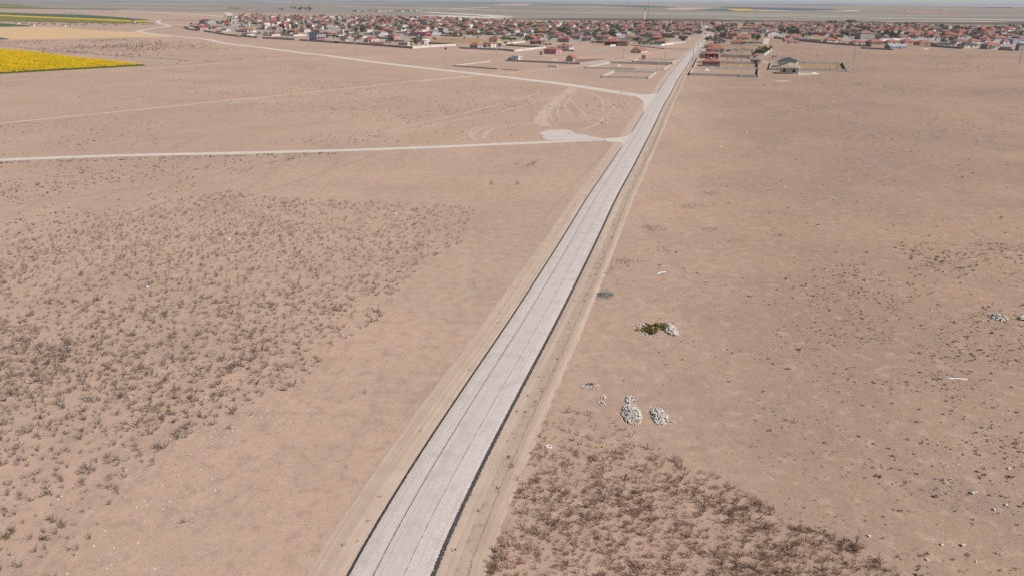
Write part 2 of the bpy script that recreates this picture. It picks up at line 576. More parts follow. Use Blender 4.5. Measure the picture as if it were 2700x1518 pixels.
def patch(name, pxs, mat, z, soft=.25, sm=True, kind='structure', group=None):
    """flat area outlined in photo pixels; the inner ring gives the worn edge"""
    P = np.array(pts_world(pxs))
    if sm:
        P = spline(list(P) + [P[0]], np.ptp(P, axis=0).max() / 40)[:-1]
    else:
        Q = []
        for a, b in zip(P, np.roll(P, -1, 0)):
            for k in range(6):
                Q.append(a + (b - a) * k / 6)
        P = np.array(Q)
    n = len(P)
    sg = sum(P[k][0] * P[(k + 1) % n][1] - P[(k + 1) % n][0] * P[k][1] for k in range(n))
    if soft < .36:
        # narrow worn rim, then the area itself
        if sg < 0:
            P = P[::-1].copy()
        ed = np.roll(P, -1, 0) - P
        ln = np.linalg.norm(ed, axis=1)
        nr = np.stack([-ed[:, 1], ed[:, 0]], 1) / ln[:, None]
        vn = nr + np.roll(nr, 1, 0)
        vn /= np.linalg.norm(vn, axis=1)[:, None] + 1e-9
        d = min(soft * abs(sg) / ln.sum(), ln.min() * .8 + .4)
        Q = P + vn * d
        tri = tessellate_polygon([[Vector((a, b, 0)) for a, b in Q]])
        fs = [(i, (i + 1) % n, (i + 1) % n + n, i + n) for i in range(n)]
        for t3 in tri:
            a, b, c = (Q[k] for k in t3)
            s3 = (b[0] - a[0]) * (c[1] - a[1]) - (b[1] - a[1]) * (c[0] - a[0])
            fs.append(tuple(k + n for k in (t3 if s3 > 0 else t3[::-1])))
        me = bpy.data.meshes.new(name)
        me.from_pydata([(x, y, z) for x, y in P] + [(x, y, z) for x, y in Q], [], fs)
        me.materials.append(mat)
        a = me.attributes.new('e', 'FLOAT', 'POINT')
        a.data.foreach_set('value', np.r_[np.zeros(n), np.ones(n)].astype(np.float32))
        return tag(link(name, me), kind=kind)
    c = P.mean(0)
    rings = [P, c + (P - c) * (1 - soft * .5), c + (P - c) * (1 - soft), c + (P - c) * (1 - soft) * .5]
    V = np.vstack([np.c_[r, np.full(n, z)] for r in rings] + [[[c[0], c[1], z]]])
    e = np.r_[np.zeros(n), np.full(n, .55), np.ones(2 * n + 1)]
    i = np.arange(n)
    j = (i + 1) % n
    Fc = [np.stack([i + q * n, j + q * n, j + (q + 1) * n, i + (q + 1) * n], 1) for q in range(3)]
    Fc.append(np.stack([i + 3 * n, j + 3 * n, np.full(n, 4 * n), np.full(n, 4 * n)], 1))
    F4 = np.vstack(Fc[:3])
    me = bpy.data.meshes.new(name)
    me.from_pydata(V.tolist(), [], [tuple(f) for f in F4.tolist()] + [tuple(f[:3]) for f in Fc[3].tolist()])
    me.materials.append(mat)
    a = me.attributes.new('e', 'FLOAT', 'POINT')
    a.data.foreach_set('value', e.astype(np.float32))
    if sum((P[k][0] * P[(k + 1) % n][1] - P[(k + 1) % n][0] * P[k][1]) for k in range(n)) < 0:
        me.flip_normals()
    return tag(link(name, me), kind=kind)


def inside(px, py, poly):
    r = False
    n = len(poly)
    for i in range(n):
        x0, y0 = poly[i]
        x1, y1 = poly[(i + 1) % n]
        if (y0 > py) != (y1 > py) and px < (x1 - x0) * (py - y0) / (y1 - y0) + x0:
            r = not r
    return r


mats()

HAZE, SUNE, EXPO, DENO = 4.5e-5, 4.85, 0.0, False

# ------------------------------------------------------------------ ground sheet
def grid_axis(neg, pos_):
    return sorted(set([-x for x in neg] + pos_))


gx = grid_axis([90000, 40000, 15000, 7000, 3500, 2000, 1200, 800, 500, 300, 200, 120, 60], [0, 60, 120, 200, 300, 500, 800, 1200, 2000, 3500, 7000, 15000, 40000, 90000])
gy = [-3000, -500, -100, 0, 40, 80, 120, 160, 220, 300, 400, 550, 750, 1000, 1400, 2000, 3000, 5000, 9000, 18000, 40000, 90000]
V = [(x, y, 0) for y in gy for x in gx]
k = len(gx)
Fc = [(j * k + i, j * k + i + 1, (j + 1) * k + i + 1, (j + 1) * k + i) for j in range(len(gy) - 1) for i in range(k - 1)]
tag(link('ground', mesh_np('ground', V, Fc, [M['ground']])), kind='structure')

# ------------------------------------------------------------------ the tarred road
ROAD = [(1660, 848, 1087), (1518, 911, 1139), (1260, 1068, 1254), (1008, 1236, 1381), (860, 1337, 1459), (705, 1440, 1534), (600, 1505, 1585), (520, 1551, 1625), (440, 1606, 1668),
        (386, 1643, 1695), (353, 1664, 1713), (320, 1684, 1730), (277, 1711, 1749), (250, 1729, 1768), (207, 1758, 1790), (178, 1785, 1807),
        (148.5, 1808, 1826), (119, 1839, 1854), (98, 1857, 1870), (84, 1864, 1874), (76, 1860, 1868), (69, 1858, 1865)]
RC = spline([G((l + r) / 2, y) for y, l, r in ROAD], 3.0)
for _ in range(6):
    RC[1:-1] = RC[1:-1] * .5 + (RC[:-2] + RC[2:]) * .25
HW = 3.45
strip('road', RC, [-HW - .35, -HW + .25, -2.2, -1.35, 0, 1.15, 2.2, HW - .25, HW + .35], [.0, .10, .115, .12, .13, .12, .115, .10, .0], M['road'])
near = RC[:int(len(RC) * .75)]
RPY = np.array([PX(*c)[1] for c in RC])
for lo_, hi_ in ((386, 9999), (296, 352), (-9, 246)):
    seg_ = RC[(RPY > lo_) & (RPY < hi_)]
    strip('road_edge', seg_, [-HW - .26, -HW - .17, -HW - .05, -HW + .06, -HW + .16], [.03, .055, .085, .112, .121], M['bitumen'], [0, .9, 1, .8, 0])
strip('road_edge', RC, [HW - .24, HW - .12, HW + .03, HW + .18, HW + .34], [.123, .119, .105, .066, .024], M['bitumen'], [0, .7, 1, .9, 0])
for off, wd in ((-1.38, .13), (1.12, .09)):
    strip('road_seam', near, [off - wd, off, off + wd], [.134, .136, .134], M['seam'], [.2, 1 if wd > .12 else .8, .2])
# bare pushed-up verges both sides
strip('verge', near, [-7.4, -6.6, -5.6, -4.6, -3.9, -3.7], [.004, .03, .05, .045, .03, .01], M['berm'], [0, .8, 1, 1, .9, .6])
strip('verge', near, [3.6, 4.0, 4.8, 5.4], [.01, .03, .03, .008], M['berm'], [.8, 1, .8, 0])
strip('verge', near, [4.6, 5.2, 5.8, 6.5], [.008, .02, .02, .008], M['vergegrit'], [0, 1, 1, 0])
strip('verge', near, [6.1, 6.7, 7.2, 8.0], [.012, .12, .14, .012], M['berm'], [0, .9, 1, 0])

# ------------------------------------------------------------------ unpaved roads and worn tracks
ribbon('dirt_road', [(-120, 429), (0, 422), (300, 411), (620, 404), (900, 397), (1150, 388), (1400, 377), (1560, 370), (1668, 367)], 4.6, M['dirtroad'], .030)
ribbon('dirt_road', [(430, 53), (417, 56), (421, 62), (443, 68), (438, 71), (400, 76), (376, 80), (365, 83), (390, 88), (440, 94), (482, 98), (540, 104), (600, 116), (700, 127.5),
                     (800, 141), (860, 147), (960, 161), (1100, 178), (1280, 198), (1480, 222), (1640, 246), (1735, 262)], 9.5, M['dirtroad'], .034)
ribbon('dirt_road', [(443, 68), (500, 65), (560, 64)], 9, M['dirtroad'], .030)
ribbon('dirt_road', [(312, 28), (420, 34), (540, 41), (610, 46), (660, 47)], 24, M['dirtroad'], .030)
ribbon('dirt_road', [(610, 46), (605, 39), (596, 33)], 24, M['dirtroad'], .026)
ribbon('dirt_road', [(482, 98), (430, 99), (330, 101), (230, 103), (0, 107)], 6, M['track'], .026)
ribbon('dirt_track', [(-60, 331), (0, 326), (300, 296), (600, 266), (900, 236), (1100, 214), (1290, 197), (1430, 185), (1540, 172), (1640, 158), (1710, 143), (1770, 132)], 3.2, M['track'], .022)
ribbon('dirt_track', [(1000, 150), (920, 152), (760, 156), (560, 169), (385, 182)], 4.0, M['track'], .018)
ribbon('dirt_track', [(1209, 133), (1300, 141), (1420, 147), (1560, 154), (1640, 159)], 4.5, M['track'], .018)
ribbon('dirt_track', [(1700, 122), (1740, 128), (1800, 131), (1826, 130)], 5.0, M['dirtroad'], .022)
ribbon('dirt_track', [(1290, 197), (1225, 204), (1100, 216)], 3.0, M['track'], .020)
for pts, w in (([(0, 545), (250, 512), (520, 470), (760, 420), (960, 388)], 2.6), ([(0, 648), (330, 585), (640, 520), (860, 452), (1010, 402)], 2.2)):
    ribbon('wheel_rut', pts, w, M['faintrut'], .014)
# loops left by vehicles turning before the junction
for pts, w in (([(1510, 232), (1475, 260), (1440, 290), (1425, 318), (1440, 332)], 7.5), ([(1520, 236), (1500, 262), (1490, 285), (1510, 305)], 1.3),
               ([(1530, 238), (1570, 250), (1592, 275), (1585, 295), (1545, 306), (1480, 312)], 1.2), ([(1540, 240), (1590, 262), (1625, 290), (1640, 305)], 1.2),
               ([(1475, 275), (1470, 300), (1478, 315)], 1.1), ([(1460, 280), (1450, 302), (1458, 320)], 1.2), ([(1505, 265), (1540, 300), (1560, 312), (1620, 318)], 1.2),
               ([(1325, 328), (1270, 340), (1245, 355), (1255, 372)], 1.6), ([(1290, 330), (1245, 340), (1238, 362)], 1.4), ([(1420, 325), (1340, 332), (1290, 345), (1275, 366)], 2.2),
               ([(1500, 238), (1440, 262), (1300, 300), (1200, 318), (1080, 345)], 1.3), ([(1430, 245), (1280, 285), (1130, 320), (1010, 350)], 1.6),
               ([(1605, 300), (1570, 330), (1520, 345)], 1.3), ([(2690, 1060), (2600, 1140), (2520, 1230), (2470, 1320)], 1.5), ([(2660, 1050), (2560, 1160), (2480, 1260)], 1.0),
               ([(2120, 560), (2250, 500), (2420, 440), (2600, 400)], 2.5), ([(2200, 620), (2330, 540), (2500, 470), (2690, 420)], 2.5), ([(2230, 590), (2380, 520), (2560, 450)], 1.6),
               ([(1600, 395), (1530, 470), (1450, 560), (1370, 640)], 1.5), ([(1500, 960), (1700, 945), (1850, 950)], 1.2), ([(1740, 175), (1780, 215), (1822, 238)], 3.0)):
    ribbon('wheel_rut', pts, w, M['faintrut' if max(q[0] for q in pts) > 1650 or max(q[1] for q in pts) > 380 else 'rut'], random.uniform(.006, .013))
ribbon('weedy_line', [(0, 120), (130, 133), (290, 146), (400, 153), (500, 161)], 7, M['weedline'], .012)

# ------------------------------------------------------------------ areas of other soil
patch('chalk_patch', [(1414, 352), (1440, 342), (1490, 339), (1520, 346), (1560, 358), (1600, 366), (1570, 372), (1510, 374), (1450, 372), (1420, 364)], M['chalk'], .040, .95)
patch('dirt_road', [(1630, 244), (1690, 250), (1736, 250), (1716, 278), (1702, 300), (1695, 296), (1694, 270), (1675, 256)], M['dirtroad'], .085, .2)
patch('dirt_road', [(1590, 366), (1640, 362), (1672, 352), (1648, 386), (1638, 378), (1600, 374)], M['dirtroad'], .085, .2)
patch('ash_patch', [(1562, 776), (1580, 762), (1606, 762), (1624, 778), (1612, 792), (1585, 794), (1566, 788)], M['ash'], .02, .7)
for c, w, h in (((1263, 752), 34, 14), ((1155, 808), 42, 18), ((1240, 770), 40, 22)):
    patch('grey_patch', [(c[0] + w * math.cos(a), c[1] + h * math.sin(a)) for a in np.linspace(0, 5.6, 9)], M['greypatch'], .008, .8)
for c, w, h in (((1845, 1180), 60, 22), ((2570, 1008), 40, 16), ((2450, 700), 90, 14)):
    patch('ochre_patch', [(c[0] + w * math.cos(a), c[1] + h * math.sin(a)) for a in np.linspace(0, 5.6, 9)], M['ochre'], .009, .8)
patch('drygrass_patch', [(1838, 172), (1990, 178), (1994, 167), (1905, 160), (1850, 160)], M['drygrass'], .012, .2)
patch('drygrass_patch', [(1902, 150), (1985, 154), (1988, 146), (1905, 141)], M['drygrass'], .014, .2)
patch('drygrass_patch', [(2108, 184), (2226, 185), (2214, 171), (2110, 170)], M['drygrass'], .012, .15)
patch('drygrass_patch', [(1905, 125), (1995, 128), (2000, 118), (1910, 119)], M['drygrass'], .014, .2)
patch('drygrass_patch', [(2028, 116), (2055, 116), (2058, 106), (2032, 105)], M['drygrass'], .014, .2)
patch('drygrass_patch', [(1140, 112), (1230, 116), (1290, 104), (1180, 100), (1140, 104)], M['drygrass'], .014, .3)
patch('drygrass_patch', [(2140, 101), (2175, 101), (2178, 94), (2145, 93)], M['drygrass'], .014, .2)
patch('red_soil', [(1516, 166), (1620, 160), (1600, 156), (1520, 157)], M['redsoil'], .018, .3)
patch('bare_yard', [(2010, 192), (2110, 204), (2180, 199), (2190, 191), (2110, 190), (2030, 188)], M['rut'], .01, .8)
patch('bare_yard', [(2008, 168), (2030, 170), (2032, 163), (2008, 160)], M['rut'], .012, .6)
patch('village_ground', [(640, 47), (800, 41), (1000, 42), (1200, 46), (1300, 52), (1500, 55.5), (1800, 58), (2100, 60), (2400, 64), (2740, 76), (2740, 128), (2560, 127), (2420, 118), (2300, 112), (2190, 106), (2060, 98), (1960, 96), (1870, 92), (1800, 108), (1700, 112), (1560, 112), (1450, 112), (1320, 102), (1240, 100), (1160, 96), (1060, 112), (900, 106), (780, 100), (640, 88), (560, 78), (500, 72), (520, 62)], M['villageground'], .006, .06)
patch('paved_yard', [(2011, 117), (2026, 117), (2030, 102.5), (2015, 102)], M['chalk'], .03, .06, False)

# ------------------------------------------------------------------ crops and fields
patch('stubble_field', [(-40, 72), (0, 72), (150, 72.3), (273, 82), (380, 87), (462, 98.5), (315, 99.5), (147, 103.7), (0, 104.8), (-40, 105)], M['stubble'], .03, .04, False)


def crop(name, label, pxs, mat, h, group=None):
    """low flat-topped stand of a crop with real height"""
    P = pts_world(pxs)
    n = len(P)
    mb = MB()
    V = [(x, y, 0) for x, y in P] + [(x, y, h) for x, y in P]
    mb.add(V, [tuple(range(n, 2 * n))] + [(i, (i + 1) % n, (i + 1) % n + n, i + n) for i in range(n)])
    o = mb.build(name, mat)
    return tag(o, label, 'crop', group, 'stuff')


cropmat = {}
for k_, a, b in (('cg', (.05, .10, .06), (.085, .145, .085)), ('co', (.16, .155, .045), (.22, .21, .06)), ('cy', (.50, .34, .012), (.62, .42, .02))):
    t = NT('crop_' + k_)
    p = t.pos()
    f = t.noise(t.map(p, (1, .08, 1), R(52)), .25, 4)
    cropmat[k_] = t.done(t.mix(t.ss(f, .35, .65), a, b), .9)
crop('green_crop', 'broad dark green crop field behind the yellow strip', [(-40, 34), (0, 34), (113, 37.7), (210, 40), (293, 45), (394, 54), (380, 54.6), (293, 52), (147, 46), (0, 39.6), (-40, 38)], cropmat['cg'], .8)
crop('yellow_crop', 'thin bright yellow flowering strip between two green fields', [(-40, 38.4), (0, 40), (147, 46.4), (293, 52.4), (380, 57), (394, 61), (300, 57), (147, 50.5), (0, 44), (-40, 42.5)], cropmat['cy'], .9)
crop('olive_crop', 'olive green crop field in front of the yellow strip', [(-40, 43), (0, 44.4), (147, 51), (300, 57.4), (394, 62), (320, 63), (150, 59.8), (0, 57.5), (-40, 57)], cropmat['co'], .8)
crop('green_crop', 'small dark green plot at the edge of the stubble field', [(-40, 62), (0, 62.8), (92, 70), (40, 71), (0, 71.7), (-40, 72)], cropmat['cg'], .8)
crop('green_crop', 'far olive green field tapering to a point', [(-40, 8), (0, 9.4), (38, 12.5), (122, 21.5), (60, 21.5), (0, 20.5), (-40, 20)], cropmat['co'], .8)
crop('green_crop', 'long dark green line of crop on the tan plain', [(-40, 21), (0, 21.3), (170, 23.6), (335, 25), (300, 26.2), (160, 24.8), (0, 22.8), (-40, 22.5)], cropmat['cg'], .8)
crop('green_crop', 'narrow dark green sliver of field left of the stubble', [(-40, 100), (0, 101), (24, 104.5), (0, 105.5), (-40, 105.4)], cropmat['cg'], .7)

# sunflower field: leafy stand with thousands of heads turned to the sun
SF = [(-60, 127), (0, 132.5), (105, 142.5), (210, 156), (300, 165), (382, 174), (252, 181.5), (126, 188.5), (0, 196), (-60, 199)]
SW = pts_world(SF)
heads_v, heads_f, tops_v, tops_f = [], [], [], []
xs = [p[0] for p in SW]
ys = [p[1] for p in SW]
ca, sa = math.cos(R(-38)), math.sin(R(-38))
rows = []
yy = -700.0
while yy < 1200:
    xx = -1400.0
    while xx < 400:
        X, Y = xx * ca - yy * sa, xx * sa + yy * ca
        if min(xs) < X < max(xs) and min(ys) < Y < max(ys) and inside(X, Y, SW):
            rows.append((X + random.gauss(0, .25), Y + random.gauss(0, .25)))
        xx += .95
    yy += 1.5
rows = np.array(rows)
_g = np.random.default_rng(5).random((90, 400))
_a, _b = rows[:, 0] * ca + rows[:, 1] * sa, -rows[:, 0] * sa + rows[:, 1] * ca
_k = _g[(_b / 7).astype(int) % 90, (_a / 40).astype(int) % 400] * .6 + _g[(_b / 22).astype(int) % 90, (_a / 90).astype(int) % 400] * .4
rows = rows[(RNG.random(len(rows)) < np.clip(1.9 - _k * 1.2, .6, 1))]
if len(rows) > 42000:
    rows = rows[RNG.permutation(len(rows))[:42000]]
n = len(rows)
zz = 1.25 + RNG.normal(0, .13, n)
q = .30 * RNG.uniform(.75, 1.25, n)
az = RNG.normal(R(125), .5, n)
tilt = np.clip(RNG.normal(.75, .25, n), .1, 1.4)
nx, ny, nz = np.sin(az) * np.sin(tilt), np.cos(az) * np.sin(tilt), np.cos(tilt)
ux, uy = np.cos(az), -np.sin(az)
U = np.stack([ux, uy, np.zeros(n)], 1)
Nn = np.stack([nx, ny, nz], 1)
Wv = np.cross(Nn, U)
C = np.stack([rows[:, 0], rows[:, 1], zz], 1)
Vh = np.stack([C + (U * math.cos(a) + Wv * math.sin(a)) * q[:, None] for a in np.arange(6) * math.pi / 3], 1).reshape(-1, 3)
Fh = np.arange(n * 6).reshape(n, 6)
Fh = np.vstack([Fh[:, :4], Fh[:, [0, 3, 4, 5]]])
# leaves: two drooping blades under each head
Vl, Fl = [], []
for s in (0, 1, 2):
    a2 = RNG.uniform(0, 6.28, n)
    d = np.stack([np.cos(a2), np.sin(a2), np.zeros(n)], 1)
    sd = np.stack([-np.sin(a2), np.cos(a2), np.zeros(n)], 1)
    base = C.copy()
    base[:, 2] *= (.8 - .2 * s)
    tip = base + d * .55
    tip[:, 2] -= .12
    Vl.append(np.stack([base, base + d * .3 + sd * .2, tip, base + d * .3 - sd * .2], 1).reshape(-1, 3))
Vl = np.vstack(Vl)
Fl = np.arange(len(Vl)).reshape(-1, 4)
mbs = MB()
m_ = len(SW)
mbs.add([(x, y, 0) for x, y in SW] + [(x, y, .85) for x, y in SW], [tuple(range(m_, 2 * m_))] + [(i, (i + 1) % m_, (i + 1) % m_ + m_, i + m_) for i in range(m_)])
fld = tag(mbs.build('sunflower_field', M['sunleaf']), 'yellow field of flowering sunflowers edged with dark green leaves', 'crop', None, 'stuff')
Va = np.vstack([Vh, Vl])
Fa = np.vstack([Fh, Fl + len(Vh)])
hd = link('sunflower_heads', mesh_np('sunflower_heads', Va, Fa, [M['sunhead'], M['sunleaf']], np.r_[np.zeros(len(Fh)), np.ones(len(Fl))]), fld)
hd['kind'] = 'stuff'

# far fields, thin sheets out on the plain
for i_, (nm, mt, pl) in enumerate((
        ('ploughed_field', 'plough', [(1336, 50.5), (1500, 49), (1706, 49.3), (1940, 51.5), (2280, 55), (2500, 57.3), (2750, 59.5), (2750, 66), (2400, 64), (2280, 62.5), (1940, 58), (1700, 56.3), (1500, 54.8), (1350, 52)]),
        ('tan_field', 'tanfield', [(1284, 15.8), (1326, 12.2), (1400, 11.5), (1389, 16.4)]),
        ('green_field', 'tealfield', [(1050, 5.6), (1180, 9.2), (1280, 10.6), (1420, 8.4), (1300, 6.5), (1150, 4.8)]),
        ('green_field', 'tealfield', [(1420, 9.4), (1560, 13.5), (1700, 15.3), (1790, 20.5), (1650, 19.5), (1500, 14.6), (1400, 11)]),
        ('tan_field', 'tanfield', [(1480, 15.5), (1640, 19.2), (1700, 20.5), (1600, 20.8), (1500, 18)]),
        ('tan_field', 'tanfield', [(1760, 22), (1835, 21), (1900, 22.3), (1816, 27.5), (1755, 26.5)]),
        ('green_field', 'tealfield', [(1835, 25.2), (1905, 23.6), (1985, 28.6), (1900, 29.5), (1820, 27.6)]),
        ('yellow_field', 'yellowcrop', [(1916, 24.6), (1982, 25.4), (1989, 29.6), (1942, 30.2)]),
        ('tan_field', 'tanfield', [(1982, 27), (2050, 27.8), (2104, 30.4), (2040, 31), (1996, 30)]),
        ('green_field', 'bluefield', [(1905, 18.6), (2030, 21.2), (2209, 25.4), (2150, 28), (2090, 28.4), (1990, 24.6), (1900, 20.4)]),
        ('reddish_field', 'redfield', [(2345, 32), (2400, 29.5), (2534, 36), (2540, 40), (2420, 37.5)]),
        ('green_field', 'bluefield', [(2598, 18.2), (2640, 17.8), (2674, 21.2), (2604, 21.4)]),
        ('green_field', 'bluefield', [(2550, 20.8), (2720, 22.4), (2720, 23.2), (2550, 21.6)]),
        ('tan_field', 'tanfield', [(2250, 13.5), (2420, 15.2), (2720, 17.4), (2720, 20), (2580, 19), (2400, 16.4), (2250, 14.6)]),
        ('green_field', 'tealfield', [(2060, 12.5), (2220, 13.2), (2230, 14.6), (2100, 14)]),
        ('green_field', 'tealfield', [(760, 1.4), (1040, 4.5), (1000, 6), (880, 4.6), (740, 3)]),
        ('green_field', 'tealfield', [(150, 0.4), (330, 5.4), (560, 9), (420, 7.6), (260, 4.6)]),
        ('tan_field', 'tanfield', [(1560, 10.8), (1760, 12.6), (1900, 15), (1760, 14.6), (1600, 12.6)]),
        ('tan_field', 'tanfield', [(700, 6.8), (820, 8.8), (940, 9.4), (820, 10.6), (700, 8.6)]))):
    d_ = G(*pl[0])[1]
    patch(nm, pl, M[mt], .08 + .00012 * d_ + .012 * i_, .04, False)
for i_, (pl, w) in enumerate((([(890, 17.4), (1180, 25), (1460, 32), (1800, 39), (2100, 43.5), (2400, 48.5), (2720, 54)], 11), ([(1180, 25.2), (1240, 22.8), (1290, 19.8)], 10),
                              ([(1120, 33.5), (1250, 40), (1340, 46)], 14), ([(1140, 42), (1240, 46.5), (1340, 49.5)], 22), ([(330, 7.4), (480, 13), (600, 14.6), (760, 15.8)], 12),
                              ([(280, 20), (420, 22.4), (640, 25.6), (880, 27)], 10), ([(1940, 44), (2200, 49.5), (2450, 52.5), (2720, 56)], 9), ([(1900, 52), (2150, 56.5), (2330, 57.8)], 7),
                              ([(2330, 58.8), (2480, 59.4), (2640, 59.6)], 9), ([(2010, 30.5), (2200, 31.5), (2260, 28.5)], 12), ([(1500, 26), (1700, 33), (1950, 35)], 8))):
    C_ = spline(pts_world(pl), 25)
    strip('pale_track', C_, [-w * 3.2, 0, w * 3.2], [.55 + .05 * i_] * 3, M['palestrip'], [.1, 1, .1])

# ------------------------------------------------------------------ houses
REG = {'A': (480, 30, 11.709), 'B': (690, 40, 11.709), 'C': (900, 45, 11.709), 'D': (1110, 50, 11.709), 'E': (1320, 55, 6.618), 'F': (1530, 50, 6.618),
       'H': (1740, 60, 9.908), '4': (1800, 100, 11.709), '5': (2010, 130, 10.733), '6': (1520, 110, 9.2), '7': (1180, 130, 7.156), 'I': (1990, 50, 6.618),
       'J': (2200, 50, 6.618), 'K': (2410, 50, 5.02)}
ROOFWORD = {'r': 'red-tiled', 'o': 'orange-tiled', 'b': 'bright red roofed', 'd': 'slate-roofed', 'p': 'crimson-roofed', 'q': 'dull red-roofed', 'z': 'zinc-roofed', 'gr': 'pale green-roofed',
            't': 'tan-roofed', 'bs': 'blue-roofed'}
WALLWORD = {'w': 'white', 'g': 'grey', 'c': 'cream', 'm': 'maroon', 'k': 'pink', 'bl': 'blue-grey', 'n': 'brown', 's': 'bare concrete', 'y': 'pale yellow', 'rd': 'red', 'br': 'brick',
            'lb': 'light blue', 'or': 'orange'}
LM = []            # things others are described by: (pixel x, pixel y, phrase)
PEND = []          # things still to be given a label: object, look, pixel x, pixel y, fallback label, group
HOUSES = []        # centres, to keep the rest of the village clear of them


def azim(x):
    """azimuth of the house fronts' depth axis, by where the plot lies in the village"""
    return float(np.interp(x, [500, 1200, 1480, 1700, 1800, 1990, 2050, 2700], [42, 41, 29, 20, 18, 17, -5, -8]))


def window_mesh(w=1.25, h=1.35):
    mb = MB()
    mb.box(-w / 2, w / 2, -.07, 0, -h / 2, h / 2, 0)
    for s in (-1, 1):
        x = s * (w / 4 - .01)
        mb.box(x - w / 4 + .10, x + w / 4 - .10, -.075, -.071, -h / 2 + .10, h / 2 - .10, 1)
    return mb.mesh('window', [M['frame'], M['glass']])


WIN = window_mesh()
WINBIG = window_mesh(2.2, 1.5)
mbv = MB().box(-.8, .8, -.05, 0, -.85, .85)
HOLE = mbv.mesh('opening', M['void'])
DOOR = MB().box(-.5, .5, -.08, 0, 0, 2.05).box(-.6, .6, -.04, 0, 2.05, 2.15).mesh('door', M['door'])
CHIM = MB().box(-.35, .35, -.35, .35, 0, 1.1).box(-.45, .45, -.45, .45, 1.1, 1.25).mesh('chimney', M['chim'])
mbh = MB().tube([(-.6, 0, .75), (.6, 0, .75)], .27, 8, 0)
mbh.add([(-.9, -1.1, .02), (.9, -1.1, .02), (.9, .1, .6), (-.9, .1, .6), (-.9, -1.1, -.03), (.9, -1.1, -.03), (.9, .1, .5), (-.9, .1, .5)],
        [(0, 1, 2, 3), (7, 6, 5, 4), (0, 4, 5, 1), (1, 5, 6, 2), (2, 6, 7, 3), (3, 7, 4, 0)], 1)
HEATER = mbh.mesh('solar_heater', [M['white'], M['glass']])


def house(x, y, az, w, d, h, rk, rm, wm, rh=2.0, nwin=4, openings=False, name='house', heater=0, porch=0, door=True, plinth=True):
    root = empty(name, (x, y, 0), -R(az))
    mb = MB()
    a, b = w / 2, d / 2
    mb.box(-a, a, -b, b, 0, h)
    if rk == 'g':
        for s in (-1, 1):
            mb.add([(s * a, -b, h), (s * a, b, h), (s * a, 0, h + rh)], [(0, 1, 2) if s > 0 else (0, 2, 1)])
    elif rk == 'G':
        for s in (-1, 1):
            mb.add([(-a, s * b, h), (a, s * b, h), (0, s * b, h + rh)], [(0, 1, 2) if s < 0 else (0, 2, 1)])
    mb.build('walls', M['w_' + wm] if wm in WALLWORD else M[wm], root)
    rb = MB()
    if rk == 'h':
        rb.hip(w, d, h + .005, rh)
    elif rk == 'g':
        rb.gable(w, d, h + .012, rh)
    elif rk == 'G':
        rb.gable(d, w, h + .012, rh)
        rb.v = [(-q[1], q[0], q[2]) for q in rb.v]
    else:
        rb.box(-a - .25, a + .25, -b - .25, b + .25, h + .004, h + .22)
        for s in (-1, 1):
            rb.box(-a - .25, a + .25, s * (b + .15) - .1, s * (b + .15) + .1, h + .222, h + .5)
    roof_ = rb.build('roof', M[rm] if rm in M else M['w_' + rm], root)
    if rk in 'hgG' and w > 7:
        link('chimney', CHIM, roof_, (a * .35, b * .3, h + rh * .45), 0)
        if w > 13:
            link('chimney', CHIM, roof_, (-a * .42, -b * .2, h + rh * .5), 0)
    if heater and rk != 'f':
        link('solar_heater', HEATER, root, (-a * .15, -b * .35, h + rh * .72), R(40))
    # windows on the sides towards the plain
    floors = max(1, int(round(h / 3.3)))
    sides = [(-b, 0, w, 0), (a, 90, d, 1), (-a, -90, d, 2)]
    cnt = 0
    for off, rot, ln, si in sides:
        per = max(1, int(ln / 4.2))
        if nwin <= 3:
            per = min(per, 2)
        if si == 2 and az > 5:
            continue
        if si == 1 and az < 0 and nwin < 8:
            continue
        for fl in range(floors):
            zc = min(h - 1.0, (1.75 if floors == 1 else 1.7) + fl * (h / floors) + (0.45 if h > 3.8 and floors == 1 else 0))
            for q in range(per):
                if cnt >= nwin * floors:
                    break
                t = (q + .5) / per - .5
                me = HOLE if openings else (WINBIG if (q + si) % 3 == 1 and ln > 9 else WIN)
                if si == 0:
                    loc, rz = (t * ln, off, zc), 0
                elif si == 1:
                    loc, rz = (off, t * ln, zc), R(90)
                else:
                    loc, rz = (off, t * ln, zc), R(-90)
                link('opening' if openings else 'window', me, root, loc, rz)
                cnt += 1
    if door and not openings:
        if az > 5:
            link('door', DOOR, root, (a + .002, b * .12 if d > 7 else b * .5, 0), R(90))
        else:
            link('door', DOOR, root, (a * .12, -b - .002, 0), 0)
    if porch:
        pb = MB()
        L = w * .5
        pb.box(-L / 2, L / 2, -b - 2.0, -b - .003, 0, .35)
        for q in range(4):
            xx = -L / 2 + .2 + q * (L - .4) / 3
            pb.box(xx - .13, xx + .13, -b - 1.9, -b - 1.64, .35, h - .35)
        pb.box(-L / 2 - .2, L / 2 + .2, -b - 2.2, -b - .004, h - .35, h - .2)
        pb.build('porch', M['w_' + ('w' if wm != 'w' else 'c')], root)
    HOUSES.append((x, y, max(w, d) * .62))
    return root


